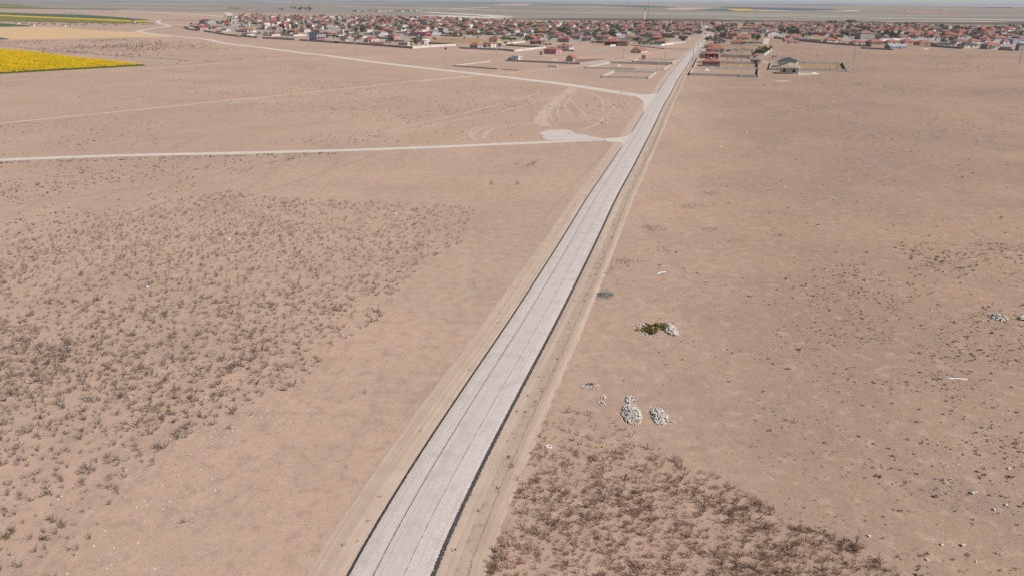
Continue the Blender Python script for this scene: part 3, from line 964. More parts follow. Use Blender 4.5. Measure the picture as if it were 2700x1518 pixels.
def px_house(t):
    reg, ul, ur, vt, ve, vg, rk, rm, wm = t[:9]
    opt = t[9] if len(t) > 9 else {}
    x0, y0, k = REG[reg]
    xl, xr, yt, ye, yg = x0 + ul / k, x0 + ur / k, y0 + vt / k, y0 + ve / k, y0 + vg / k
    xc = (xl + xr) / 2
    az = opt.get('az', azim(xc))
    gx_, gy_ = G(xc, yg)
    s = ppm(gx_, gy_)
    va = math.degrees(math.atan2(gx_, gy_))
    rel = R(az - va)
    asp = opt.get('asp', .78)
    Wm = (xr - xl) / s
    w = Wm / (abs(math.cos(rel)) + asp * abs(math.sin(rel))) - (.8 if rk != 'f' else .4)
    w = max(w, 2.2)
    d = w * asp
    ext = (w * abs(math.sin(rel)) + d * abs(math.cos(rel))) / 2
    L = math.hypot(gx_, gy_)
    X, Y = gx_ + gx_ / L * ext, gy_ + gy_ / L * ext
    h = min(max((yg - ye) / s * opt.get('hk', .92), 2.3), 9.5)
    rh = min(max((ye - yt) / s - ext * CAMH / L, .9), max(1.2, d * .36))
    if rk == 'f':
        h = max((yg - yt) / s - 2 * ext * CAMH / L, 2.3)
    nw = opt.get('nw', 6 if s > 2.6 else (5 if s > 2.1 else 3))
    o = house(X, Y, az, w, d, h, rk, rm, wm, rh, nw, opt.get('open', False), opt.get('name', 'house'), opt.get('heater', 0), opt.get('porch', 0), opt.get('door', True))
    cat = opt.get('cat', 'house')
    if 'label' in opt:
        tag(o, opt['label'], cat)
    else:
        look = opt.get('look') or f"{ROOFWORD.get(rm, '')} house with {WALLWORD.get(wm, 'block')} walls".strip()
        o['category'] = cat
        PEND.append((o, look, xc, (ye + yg) / 2, None, 'houses of the village'))
    if 's' in opt:
        LM.append((xc, (ye + yg) / 2, opt['s']))
    return o


HL = [
    # around the road, nearest first
    ('5', 470, 1060, 385, 530, 715, 'h', 't', 'block', dict(s='the unfinished block house', label='unfinished house of bare blocks with raw timber-coloured roof and empty windows', open=True, nw=4, asp=.85, az=24, name='unfinished_house')),
    ('5', 415, 990, 235, 355, 520, 'h', 'd', 'w', dict(s='the slate-roofed white house', label='white house with a slate-blue roof standing behind the unfinished block house', asp=.85, az=24)),
    ('4', 590, 1180, 620, 735, 890, 'h', 'r', 'br', dict(s='the brick house by the road', label='brown brick house with red hipped roof and two white windows beside the road', asp=.8, heater=1, nw=2)),
    ('4', 660, 1120, 415, 500, 650, 'h', 'r', 'm', dict(s='the maroon house by the road', label='maroon-walled house with red roof just behind the brown brick house', asp=.8)),
    ('H', 1195, 1700, 570, 690, 800, 'h', 'r', 'g', dict(s='the big twin-roofed house', label='largest red-roofed roadside house with grey walls and twin hipped roofs', porch=1)),
    ('H', 1145, 1490, 540, 605, 680, 'h', 'r', 'g', dict(label='red-tiled house half hidden behind the largest roadside house')),
    ('4', 480, 672, 455, 520, 640, 'G', 'q', 'g', dict(label='small grey gabled outbuilding touching the maroon roadside house', asp=.9, nw=1, cat='shed', name='outbuilding', door=False)),
    ('H', 1385, 1735, 425, 490, 560, 'h', 'd', 'w', dict(s='the slate-roofed roadside villa', label='white villa with dark slate roof on the right side of the road', porch=1)),
    ('H', 1845, 2225, 450, 515, 590, 'h', 'r', 'c', dict(s='the long cream house', label='cream house with wide red roof and long blank wall right of the slate-roofed villa', nw=2)),
    ('H', 1985, 2345, 300, 395, 475, 'h', 'r', 'y', dict(label='pale yellow house under a broad red roof behind the long cream house')),
    ('H', 1310, 1605, 360, 425, 480, 'h', 'q', 'g', {}),
    ('H', 1415, 1650, 280, 340, 375, 'h', 'r', 'g', {}),
    ('H', 1695, 1905, 325, 380, 435, 'h', 'r', 'g', {}),
    ('H', 1695, 2045, 215, 300, 355, 'h', 'r', 'c', dict(heater=1)),
    ('H', 2290, 2580, 240, 290, 335, 'h', 'r', 'g', {}),
    ('4', 2090, 2300, 515, 560, 660, 'G', 'b', 'w', dict(s='the little white red-roofed hut', label='little white gabled hut with a bright red roof at the yard corner', asp=.9, nw=1, cat='shed', name='hut', door=False)),
    ('4', 2080, 2390, 688, 705, 830, 'f', 's', 'g', dict(label='grey flat-roofed shed with two dark openings in the yard corner', nw=2, open=True, asp=.6, cat='shed', name='shed')),
    ('5', 258, 408, 195, 200, 290, 'f', 's', 'block', dict(label='lone windowless block hut left behind the slate-roofed white house', nw=0, door=False, az=10, cat='shed', name='hut')),
    ('6', 1300, 1725, 130, 225, 290, 'G', 'r', 'c', dict(s='the lone gabled barn', label='lone red-roofed barn with a pale gable standing in the open plot', asp=1.25, az=34, nw=2, cat='barn', name='barn')),
    ('6', 1575, 1690, 345, 375, 440, 'f', 'k', 'k', dict(s='the tiny pink-white hut', label='tiny pinkish white hut inside the middle block-walled plot', nw=2, cat='shed', name='hut')),
    ('7', 1190, 1412, 130, 150, 212, 'f', 'w', 'w', dict(s='the small white box house', label='small white flat-roofed box house with a sloping dark lean-to on the plain', nw=3)),
    ('7', 2225, 2440, 112, 160, 240, 'G', 'o', 's', dict(label='small bare concrete house with orange gable roof and a red gate', nw=1, asp=1.1)),
    ('7', 1735, 1812, 55, 62, 112, 'f', 's', 'g', dict(label='tiny grey shed at the left corner of the pink house', nw=1, cat='shed', name='shed', door=False)),
    ('E', 742, 1072, 455, 505, 588, 'h', 'r', 'k', dict(s='the pink house', label='pink-walled house with red hipped roof alone at the village edge', asp=.85)),
    ('E', 970, 1285, 405, 452, 508, 'h', 'q', 'w', dict(s='the house with the yellow roof tank', label='white house with red roof carrying a yellow tank', heater=1)),
    ('E', 505, 795, 315, 358, 418, 'h', 'q', 'n', dict(s='the brown house with parked cars', label='brown house under a wide dull red roof beside two parked dark cars', porch=1)),
    ('E', 983, 1272, 265, 322, 382, 'h', 'r', 'g', dict(label='grey house with tall bright roof right of the wide brown house')),
    ('E', 440, 645, 265, 310, 335, 'h', 'o', 'n', {}), ('E', 588, 752, 255, 297, 332, 'h', 'r', 'w', {}),
    ('E', 588, 790, 150, 190, 218, 'h', 'o', 'n', dict(s='the bright orange roof', label='house with the brightest orange roof rising above a dark hedge')),
    ('E', 255, 462, 210, 236, 272, 'g', 'q', 'w', dict(asp=.5)), ('E', 1128, 1312, 185, 216, 268, 'g', 'q', 'g', dict(asp=.6)), ('E', 1312, 1450, 200, 232, 268, 'h', 'r', 'w', {}),
    ('E', 958, 1072, 240, 270, 300, 'h', 'r', 'g', {}), ('E', 828, 962, 130, 166, 192, 'h', 'r', 'w', {}), ('E', 268, 442, 110, 150, 192, 'h', 'r', 'g', {}),
    ('E', 18, 150, 85, 128, 165, 'h', 'r', 'g', {}), ('E', 150, 265, 98, 130, 166, 'h', 'r', 'w', {}), ('E', 1055, 1235, 115, 150, 188, 'h', 'r', 'g', {}), ('E', 1228, 1392, 100, 146, 188, 'h', 'r', 'c', {}),
    ('E', 898, 1052, 92, 126, 156, 'h', 'q', 'w', {}), ('E', 0, 140, 185, 218, 255, 'h', 'q', 'n', {}), ('E', 470, 545, 132, 152, 182, 'h', 'q', 'w', {}),
    # left part, along the boundary wall
    ('A', 425, 808, 450, 500, 605, 'G', 'b', 'g', dict(s='the white-gabled villa', label='grey villa with bright red roof and white front gable beside the boundary wall', asp=.9)),
    ('A', 235, 495, 428, 465, 520, 'h', 'q', 'm', dict(asp=.6, nw=2)), ('A', 935, 1055, 440, 475, 540, 'h', 'o', 'm', dict(nw=2)), ('A', 1050, 1255, 455, 480, 530, 'g', 'o', 'c', dict(nw=2, asp=.5)),
    ('A', 548, 1045, 258, 300, 402, 'g', 'p', 'g', dict(s='the grey hall with white end', label='long grey hall with crimson roof and a white end wall', asp=.5, nw=2, cat='hall', name='hall')),
    ('A', 1040, 1305, 270, 315, 392, 'g', 'gr', 'g', dict(s='the pale green-roofed hall', label='grey hall with pale green sheet roof right of the white-ended hall', asp=.6, nw=1, cat='hall', name='hall')),
    ('A', 1222, 1482, 305, 345, 398, 'g', 'b', 'rd', dict(s='the bright red shed', label='open-sided bright red shed next to the pale green-roofed hall', nw=0, cat='shed', name='shed')),
    ('A', 1572, 1678, 333, 340, 384, 'f', 'w', 'w', dict(nw=1)), ('A', 1618, 1692, 402, 408, 442, 'f', 'w', 'w', dict(nw=1)),
    ('A', 1730, 2295, 518, 592, 655, 'h', 'r', 'w', dict(s='the sprawling house with a roof tank', label='sprawling red-roofed white house with a white tank on its ridge', asp=.55)),
    ('A', 1868, 2232, 640, 702, 802, 'h', 'q', 'w', dict(s='the low white wallside house', label='low white house with faded red roof touching the dark boundary wall')),
    ('A', 1262, 1502, 548, 560, 640, 'f', 'g', 'w', dict(label='flat-roofed white shed with a dark red strip along its foot', nw=2, asp=.6)),
    ('A', 2105, 2305, 168, 200, 232, 'h', 'r', 'w', {}), ('A', 2225, 2470, 45, 88, 132, 'h', 'r', 'w', {}), ('A', 2032, 2112, 398, 405, 492, 'f', 'c', 'c', dict(nw=1)),
    ('A', 1840, 2020, 75, 92, 130, 'h', 'o', 'w', {}),
    ('B', 528, 912, 240, 305, 445, 'h', 'r', 'rd', dict(s='the tall red and white house', label='tall red and white house with a stacked red roof', hk=1, nw=5)),
    ('B', 300, 645, 335, 388, 465, 'h', 'q', 'g', {}), ('B', 235, 605, 485, 552, 645, 'h', 'r', 'g', dict(s='the grey house by the sapling row', label='grey and white house with red hipped roof behind a row of saplings', porch=1)),
    ('B', 785, 1265, 432, 492, 582, 'h', 'r', 'n', {}), ('B', 972, 1255, 520, 562, 655, 'h', 'r', 'c', dict(asp=.6)), ('B', 1150, 1515, 380, 442, 540, 'h', 'r', 'w', {}),
    ('B', 1498, 1705, 360, 420, 482, 'h', 'r', 'g', {}), ('B', 1578, 1975, 430, 482, 562, 'h', 'r', 'g', {}),
    ('B', 1462, 1995, 538, 608, 785, 'h', 'd', 'bl', dict(s='the blue-grey apartment house', label='blue-grey two-storey house with slate roof and red balcony posts', hk=1, nw=6, cat='house')),
    ('B', 1838, 2155, 510, 572, 645, 'h', 'o', 'n', {}), ('B', 2158, 2405, 560, 602, 655, 'h', 'r', 'w', {}),
    ('B', 1355, 1915, 300, 346, 388, 'g', 'q', 'bl', dict(s='the long low red roof', label='long low building under one straight dull red roof', asp=.22, nw=3)),
    ('B', 1915, 2285, 298, 350, 382, 'h', 'r', 'c', dict(asp=.5)), ('B', 1928, 2335, 360, 402, 452, 'g', 'gr', 'g', dict(s='the pale green sheet roof', label='open shed with a pale green sheet roof behind the slate-roofed apartment house', asp=.4, nw=0, cat='shed', name='shed')),
    ('B', 1585, 1935, 205, 215, 302, 'f', 'bl', 'bl', dict(nw=3, asp=.4)), ('B', 55, 282, 138, 182, 242, 'h', 'q', 'g', {}), ('B', 468, 722, 18, 60, 112, 'h', 'r', 'w', {}),
    ('B', 438, 690, 135, 176, 218, 'h', 'q', 'm', {}), ('B', 695, 905, 60, 96, 124, 'h', 'r', 'c', {}), ('B', 1128, 1405, 18, 80, 122, 'h', 'r', 'w', {}), ('B', 1568, 1915, 45, 116, 168, 'h', 'r', 'k', {}),
    ('B', 1388, 1525, 130, 150, 202, 'h', 'r', 'rd', {}), ('B', 1998, 2135, 165, 202, 238, 'h', 'r', 'w', {}), ('B', 2308, 2565, 190, 238, 285, 'h', 'r', 'w', {}), ('B', 2308, 2576, 280, 322, 375, 'h', 'q', 'g', {}),
    ('B', 0, 215, 290, 345, 450, 'g', 'q', 'c', dict(asp=.6)), ('B', 2100, 2310, 122, 130, 175, 'f', 'w', 'w', dict(nw=2)),
    ('C', -10, 262, 615, 668, 745, 'h', 'r', 'w', {}), ('C', 88, 425, 540, 592, 645, 'h', 'q', 'n', {}), ('C', 385, 565, 668, 706, 755, 'h', 'r', 'w', dict(nw=2)), ('C', 505, 715, 545, 582, 645, 'h', 'r', 'g', {}),
    ('C', 685, 1185, 608, 685, 795, 'h', 'r', 'w', dict(s='the broad white corner house', label='broad grey and white house with tall red roof behind the wall corner', porch=1)),
    ('C', 885, 1475, 795, 850, 905, 'g', 'o', 's', dict(s='the orange-roofed long shed', label='long orange-roofed shed set right against the dark boundary wall', asp=.35, nw=0, cat='shed', name='shed')),
    ('C', 995, 1445, 415, 478, 575, 'h', 'q', 'w', dict(s='the white house with faded roof', label='white house with large faded red roof above two rows of grey walls')),
    ('C', 1385, 1795, 385, 432, 515, 'h', 'r', 'g', {}), ('C', 1415, 1835, 510, 572, 690, 'h', 'q', 'k', dict(heater=1)),
    ('C', 2085, 2810, 470, 525, 605, 'g', 'p', 'g', dict(s='the crimson shed', label='long crimson-roofed shed with red end wall and a big dark doorway', asp=.36, nw=3, cat='shed', name='shed')),
    ('C', 1760, 2182, 788, 796, 885, 'f', 'c', 'c', dict(s='the cream flat-roofed annex', label='low cream flat-roofed building beside a dark bare tree', asp=.4, nw=4)),
    ('C', 2215, 2735, 600, 668, 790, 'h', 'q', 'w', dict(label='white house with wide faded red roof in front of the crimson shed', porch=1)),
    ('D', -15, 205, 678, 712, 795, 'g', 'r', 'w', dict(nw=2, look='small white red-roofed annex')),
    ('C', 455, 745, 195, 245, 305, 'h', 'r', 'n', {}), ('C', 725, 1015, 182, 228, 285, 'h', 'q', 'c', {}), ('C', 1075, 1375, 195, 248, 302, 'h', 'd', 'm', dict(s='the maroon slate-roofed house', label='maroon house with a dark slate roof among red-roofed neighbours')),
    ('C', 1365, 1625, 180, 242, 315, 'h', 'q', 'g', {}), ('C', 2035, 2265, 205, 242, 305, 'h', 'r', 'w', {}), ('C', 2258, 2455, 190, 226, 295, 'h', 'r', 'w', {}),
    ('C', 2395, 2735, 205, 255, 305, 'h', 'd', 'w', dict(s='the wide slate-roofed white house', label='wide white house with dark slate roof left of the green-topped gazebo')),
    ('C', 735, 1035, 280, 328, 405, 'h', 'r', 'n', {}), ('C', 268, 665, 290, 362, 425, 'h', 'r', 'w', {}), ('C', 45, 435, 380, 432, 505, 'g', 't', 'n', dict(label='brown house with a tan gable roof left of a clump of trees')),
    ('C', 2345, 2590, 300, 348, 405, 'h', 'r', 'w', {}), ('C', 2135, 2445, 370, 418, 475, 'h', 'r', 'c', {}), ('C', 1925, 2145, 420, 457, 515, 'h', 'r', 'w', {}), ('C', -5, 235, 40, 98, 152, 'h', 'o', 'n', {}),
    ('C', 1145, 1372, 58, 92, 122, 'g', 'p', 'w', dict(s='the purple roof', label='small white building under a purple-crimson roof', asp=.5)), ('C', 695, 885, 120, 152, 182, 'h', 'r', 'c', {}),
    ('C', -20, 105, 400, 470, 600, 'f', 'w', 'w', dict(label='white cube-shaped house with a dark recessed side', nw=2)), ('C', 1730, 2030, 262, 272, 325, 'f', 'w', 'w', dict(nw=3, asp=.5)),
    ('D', 195, 495, 368, 412, 492, 'g', 'q', 'lb', dict(s='the light blue gabled barn', label='small barn with red roof and a light blue door', nw=0, cat='barn', name='barn')),
    ('D', 1025, 1435, 358, 442, 545, 'h', 'r', 'n', dict(s='the house with the peaked orange roof', label='brown house with a tall peaked orange-red roof among yellowing trees')),
    ('D', 908, 1055, 453, 492, 545, 'h', 'o', 'n', dict(nw=2)), ('D', 1048, 1205, 463, 498, 550, 'G', 'z', 'w', dict(nw=2)), ('D', 1318, 1435, 568, 575, 632, 'f', 'w', 'w', dict(nw=2)),
    ('D', 1495, 1925, 720, 812, 932, 'h', 'o', 'bl', dict(s='the double orange-roofed house', label='house with bright orange double roof, blue-grey left wall and white right wall', nw=7)),
    ('D', 1895, 2335, 708, 775, 885, 'h', 'o', 'w', dict(label='white rear half of the double house, roofed bright orange', porch=1)),
    ('D', 2085, 2525, 528, 622, 735, 'h', 'r', 'y', dict(s='the pale yellow house', label='pale yellow house with steep red roof and solar heaters', heater=1)),
    ('D', 2355, 2535, 778, 785, 868, 'f', 'w', 'w', dict(nw=2, asp=.5, label='pair-windowed white gatehouse right of the double orange-roofed house')),
    ('D', 838, 1215, 250, 312, 362, 'h', 'q', 'w', {}), ('D', 1215, 1525, 258, 312, 375, 'h', 'r', 'g', {}), ('D', 1685, 2015, 188, 238, 302, 'g', 'q', 'w', dict(asp=.5)),
    ('D', 1955, 2335, 360, 402, 445, 'h', 'r', 'm', {}), ('D', 2325, 2700, 385, 440, 512, 'h', 'q', 'n', {}), ('D', 678, 865, 130, 182, 222, 'h', 'r', 'm', {}), ('D', 975, 1265, 50, 102, 155, 'h', 'r', 'n', {}),
    ('D', 1265, 1485, 88, 132, 182, 'h', 'r', 'or', {}), ('D', 1485, 1735, 128, 172, 212, 'h', 'q', 'm', {}), ('D', 2055, 2285, 150, 192, 252, 'h', 'q', 'w', {}), ('D', 0, 285, 75, 115, 165, 'h', 'q', 'c', {}),
    ('D', 650, 1210, 305, 330, 385, 'g', 'q', 'w', dict(asp=.35)),
    # middle
    ('F', 412, 718, 335, 402, 470, 'h', 'r', 'm', dict(s='the dark maroon house', label='dark maroon house with a broad red roof and a white gate pillar')),
    ('F', 632, 855, 398, 412, 482, 'f', 't', 'br', dict(s='the flat-topped brick building', label='brick building with a flat pale roof right of the dark maroon house', asp=.6)),
    ('F', 958, 1255, 222, 262, 325, 'h', 'd', 'bl', dict(s='the big slate-roofed block', label='big blue-grey house with a wide slate roof and white right side')),
    ('F', 1225, 1455, 283, 332, 375, 'h', 'r', 'n', {}), ('F', 1302, 1505, 355, 392, 445, 'h', 'r', 'w', {}), ('F', 855, 1055, 288, 322, 355, 'h', 'q', 'g', {}),
    ('F', 15, 245, 298, 332, 395, 'h', 'q', 'g', dict(porch=1)), ('F', 378, 535, 153, 186, 218, 'h', 'r', 'w', {}), ('F', 282, 405, 218, 252, 290, 'h', 't', 'y', dict(label='pale yellow house with a mustard-tan roof in the middle rows')),
    ('F', 788, 935, 143, 186, 222, 'h', 'r', 'g', {}), ('F', 956, 1125, 138, 172, 205, 'h', 'r', 'g', {}), ('F', 698, 895, 368, 402, 455, 'g', 'q', 'k', dict(asp=.5)), ('F', 858, 1105, 338, 352, 400, 'f', 't', 'c', dict(asp=.5)),
    ('F', 1065, 1175, 373, 402, 430, 'h', 'r', 'c', {}), ('F', 155, 295, 150, 187, 228, 'h', 'r', 'w', {}), ('F', 658, 855, 108, 140, 165, 'h', 'r', 'g', {}), ('F', 965, 1135, 88, 132, 172, 'h', 'r', 'k', {}),
    ('F', 95, 265, 132, 140, 162, 'f', 'w', 'w', dict(s='the white flat barn', label='long low white flat-roofed barn among dark trees', asp=.5)), ('F', 1200, 1322, 165, 195, 222, 'h', 'q', 'g', {}),
    ('F', 520, 650, 100, 135, 160, 'h', 'r', 'w', {}), ('F', -5, 145, 185, 215, 250, 'h', 'q', 'w', {}), ('F', 240, 480, 245, 290, 320, 'h', 'q', 'w', dict(asp=.5)),
    ('H', 75, 412, 278, 342, 400, 'h', 'o', 'n', dict(s='the orange-roofed roadside house', label='brown-fronted house with bright orange roof left of the road')),
    ('H', 485, 775, 303, 358, 430, 'h', 'q', 'w', dict(s='the white veranda house', label='white house with arched dark windows closest to the road on its left', porch=1)),
    ('H', 588, 842, 208, 268, 335, 'h', 'q', 'n', {}), ('H', 830, 912, 215, 262, 325, 'G', 'q', 'w', dict(nw=1)), ('H', 798, 1005, 173, 232, 285, 'h', 'r', 'g', {}), ('H', 928, 1125, 213, 252, 308, 'h', 'q', 'w', {}),
    ('H', 0, 215, 432, 490, 545, 'h', 'r', 'c', {}), ('H', 140, 345, 185, 215, 260, 'h', 'r', 'w', {}), ('H', 320, 560, 230, 262, 345, 'h', 'q', 'g', {}), ('H', 430, 850, 95, 165, 190, 'h', 'q', 'g', dict(asp=.4)),
    ('H', 2095, 2580, 93, 150, 255, 'h', 'q', 'g', dict(s='the school', label='long two-storey school block with red roof, pilasters and a white end', asp=.3, hk=1, nw=9, cat='school', name='school', az=13)),
    ('H', 2005, 2155, 8, 14, 195, 'f', 'c', 'y', dict(s='the beige tower block', label='tall narrow beige building rising above the village roofs', hk=1, nw=4, cat='building', name='tower_block', az=10, asp=.8)),
    # right part
    ('I', 168, 442, 215, 265, 315, 'G', 'r', 'w', dict(s='the white gable house', label='house with a large white front gable and red roof behind the road fork', asp=.9)),
    ('I', 300, 420, 195, 225, 262, 'h', 'r', 'w', {}),
    ('I', 532, 828, 262, 312, 352, 'h', 'r', 'bl', dict(s='the blue-fronted house', label='low house with red roof and blue-grey columned front behind the white wall', porch=1)),
    ('I', 928, 1168, 222, 240, 285, 'g', 'q', 'm', dict(s='the dark maroon barn', label='long windowless dark maroon barn with a light blue end', asp=.3, nw=0, cat='barn', name='barn', az=-3)),
    ('I', 1148, 1262, 214, 238, 280, 'h', 'q', 'g', {}), ('I', 488, 675, 343, 372, 408, 'g', 'q', 'k', dict(asp=.5)), ('I', 572, 768, 378, 400, 438, 'g', 'r', 'g', dict(s='the grey shed with red roof', label='long grey shed with red gable roof in front of the dark boundary wall', asp=.35, nw=2, cat='shed', name='shed')),
    ('I', 1188, 1425, 328, 378, 415, 'h', 'r', 'c', {}), ('I', 708, 835, 233, 262, 285, 'h', 'q', 'or', {}), ('I', 618, 745, 93, 132, 165, 'h', 'r', 'w', {}), ('I', 748, 905, 118, 146, 178, 'h', 'r', 'w', {}),
    ('I', 468, 652, 143, 166, 185, 'h', 'r', 'g', {}), ('I', 455, 565, 50, 80, 100, 'h', 'r', 'g', {}), ('I', 455, 600, 85, 122, 150, 'h', 'r', 'w', {}), ('I', 955, 1060, 52, 82, 110, 'h', 'r', 'm', {}), ('I', 910, 1120, 138, 160, 190, 'h', 'q', 'g', {}),
    ('I', 1255, 1405, 175, 200, 235, 'h', 'r', 'w', {}), ('I', 1240, 1400, 118, 160, 190, 'h', 'r', 'g', {}), ('I', 230, 335, 140, 170, 200, 'h', 'q', 'w', {}), ('I', 700, 830, 60, 95, 115, 'h', 'q', 'w', {}),
    ('J', 348, 692, 215, 262, 362, 'h', 'q', 'g', dict(s='the two-storey grey-green block', label='two-storey grey-green building with white right end among dense trees', hk=1, nw=6)),
    ('J', 528, 848, 353, 405, 458, 'h', 'r', 'n', dict(s='the white-sided twin-window house', label='brown house with white right side and two windows behind the boundary wall')),
    ('J', 248, 535, 368, 418, 458, 'h', 'r', 'c', {}), ('J', 840, 1135, 363, 412, 448, 'h', 'r', 'c', {}), ('J', 1125, 1405, 353, 402, 442, 'h', 'r', 'k', {}),
    ('J', 875, 1250, 440, 487, 535, 'g', 'z', 'g', dict(s='the zinc-roofed villa', label='grey villa with shiny zinc gable roofs standing outside the wall', asp=.6)),
    ('J', -5, 130, 345, 372, 410, 'h', 'r', 'w', {}), ('J', 408, 625, 72, 106, 130, 'h', 'r', 'g', {}), ('J', 975, 1155, 160, 205, 242, 'h', 'r', 'w', {}), ('J', 555, 695, 178, 206, 232, 'h', 'q', 'g', {}),
    ('J', 1195, 1440, 175, 222, 252, 'h', 'q', 'c', {}), ('J', 500, 640, 118, 152, 175, 'h', 'q', 'w', {}), ('J', 205, 345, 138, 160, 185, 'h', 'r', 'g', {}), ('J', 1005, 1115, 108, 138, 165, 'h', 'r', 'g', {}), ('J', 830, 935, 205, 232, 258, 'h', 'q', 'g', {}),
    ('J', 1210, 1375, 100, 140, 165, 'h', 'q', 'g', {}), ('J', 60, 205, 395, 425, 455, 'g', 'q', 'w', dict(asp=.5)), ('J', 880, 1010, 85, 115, 135, 'h', 'q', 'or', {}),
    ('K', -5, 235, 280, 318, 355, 'h', 'r', 'or', dict(label='orange-walled house with bright red roof behind the rubble mound')),
    ('K', 222, 525, 318, 338, 375, 'h', 'd', 's', dict(s='the low grey-roofed yard house', label='low house with dark flat-looking grey roof behind the long dark wall', asp=.5)),
    ('K', 572, 828, 308, 348, 392, 'h', 'd', 'c', dict(s='the cream slate-roofed house', label='cream house with a brownish slate roof and a row of arches')),
    ('K', 878, 1115, 308, 348, 405, 'h', 'r', 'g', dict(s='the columned red-roofed house', label='grey columned house with a wide bright red roof near a white car', porch=1)),
    ('K', 488, 705, 268, 302, 330, 'h', 'r', 'w', {}), ('K', 678, 872, 263, 296, 325, 'h', 'r', 'c', {}), ('K', 1138, 1255, 263, 298, 338, 'h', 'r', 'w', {}), ('K', 1250, 1395, 272, 280, 338, 'f', 'bl', 'bl', dict(nw=4)),
    ('K', 128, 275, 168, 206, 245, 'h', 'r', 'm', {}), ('K', 768, 905, 203, 228, 265, 'h', 'r', 'g', {}), ('K', 1335, 1460, 325, 345, 425, 'h', 'd', 'g', dict(label='dark grey house cut by the right edge of the photo')),
    ('K', 1283, 1402, 150, 165, 192, 'h', 't', 'w', {}), ('K', 718, 835, 75, 106, 130, 'h', 'r', 'g', {}), ('K', 925, 1065, 90, 130, 160, 'h', 'r', 'g', {}), ('K', 338, 435, 70, 92, 108, 'h', 'r', 'm', {}), ('K', -10, 92, 55, 78, 100, 'h', 'q', 'bl', {}),
    ('K', 568, 695, 93, 118, 138, 'h', 'r', 'w', {}), ('K', 900, 1100, 178, 205, 240, 'h', 'q', 'c', {}), ('K', 1180, 1330, 200, 222, 260, 'h', 'q', 's', {}), ('K', 1325, 1460, 220, 245, 275, 'h', 'q', 'g', {}), ('K', 880, 1060, 265, 290, 315, 'h', 'r', 'w', {}),
    ('K', 600, 710, 160, 185, 210, 'h', 'r', 'g', {}), ('K', 680, 800, 142, 165, 190, 'h', 'q', 'w', {}), ('K', 1060, 1210, 120, 150, 175, 'h', 'q', 'bl', {}), ('K', 240, 330, 132, 155, 180, 'h', 'r', 'g', {}), ('K', 80, 175, 128, 148, 170, 'h', 'q', 'g', {}),
    ('K', 370, 460, 185, 208, 235, 'h', 'r', 'c', {}), ('K', 270, 350, 238, 255, 290, 'h', 'q', 'w', dict(nw=2)), ('K', 1150, 1240, 238, 262, 290, 'h', 'q', 'w', {}), ('K', 440, 520, 118, 145, 168, 'h', 'q', 'g', {}),
]
for t_ in HL:
    px_house(t_)
# red end and doorway of the crimson shed, white end of the long hall, yellow tank, balconies: parts of their houses
byl = {o.get('label'): o for o in COL.objects if o.get('label')}


def add_part(lbl, name, mb, mat):
    o = byl.get(lbl)
    if o:
        mb.build(name, mat, o)
    return o


def wdh(lbl):
    o = byl[lbl]
    w_ = [c for c in o.children if c.name.startswith('walls')][0].data.vertices
    c = [v.co for v in w_]
    return max(v.x for v in c), max(v.y for v in c), c[4].z


l_ = 'long crimson-roofed shed with red end wall and a big dark doorway'
a, b, h = wdh(l_)
add_part(l_, 'end_wall', MB().box(a + .003, a + .12, -b - .1, b + .1, 0, h), M['w_rd'])
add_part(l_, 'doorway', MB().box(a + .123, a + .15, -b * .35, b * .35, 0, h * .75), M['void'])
l_ = 'long grey hall with crimson roof and a white end wall'
a, b, h = wdh(l_)
add_part(l_, 'end_wall', MB().box(a * .16, a + .1, -b - .12, -b - .003, 0, h + .1), M['w_w'])
add_part(l_, 'gate', MB().box(-a * .42, -a * .18, -b - .1, -b - .004, 0, h * .7), M['bs'])
l_ = 'white house with red roof carrying a yellow tank'
a, b, h = wdh(l_)
add_part(l_, 'roof_tank', MB().tube([(-.9, -b * .2, h + 2.6), (.9, -b * .2, h + 2.6)], .62, 10), M['yellowtank'])
l_ = 'sprawling red-roofed white house with a white tank on its ridge'
a, b, h = wdh(l_)
add_part(l_, 'roof_tank', MB().tube([(-.2, 0, h + 1.6), (-.2, 0, h + 3.1)], .8, 10), M['white'])
l_ = 'blue-grey two-storey house with slate roof and red balcony posts'
a, b, h = wdh(l_)
for z in (.5, h * .52):
    mb = MB().box(a + .003, a + 1.7, -b * .9, b * .9, z, z + .18)
    for q in range(5):
        y_ = -b * .85 + q * b * 1.7 / 4
        mb.box(a + 1.5, a + 1.62, y_ - .06, y_ + .06, z + .18, z + h * .45)
    mb.box(a + 1.5, a + 1.6, -b * .88, b * .88, z + .95, z + 1.05)
    add_part(l_, 'balcony', mb, M['w_rd'])
l_ = 'tall red and white house with a stacked red roof'
a, b, h = wdh(l_)
add_part(l_, 'attic', MB().box(-a * .8, a * .1, -b * .3, b * .7, h + .5, h + 3.2), M['w_w'])
mb = MB()
mb.hip(a * .9, b * 1.0, h + 3.2, 1.6)
mb.v = [(x - a * .35, y + b * .2, z) for x, y, z in mb.v]
add_part(l_, 'roof', mb, M['r'])
for f_ in (-.7, .7):
    add_part(l_, 'bay', MB().box(a + .003, a + .5, b * f_ - 1.6, b * f_ + 1.6, .2, h - .1), M['w_w'])
l_ = 'small white flat-roofed box house with a sloping dark lean-to on the plain'
a, b, h = wdh(l_)
mb = MB().box(-a - 3.5, -a - .003, -b * .7, b * .7, 0, h * .55)
add_part(l_, 'lean_to', mb, M['w_s'])
l_ = 'unfinished house of bare blocks with raw timber-coloured roof and empty windows'
a, b, h = wdh(l_)
for q in (-.35, -.22, .05, .2):
    add_part(l_, 'prop', MB().tube([(a * q, -b - 1.2, .02), (a * q + .5, -b - .05, 2.2)], .06, 5), M['wood'])

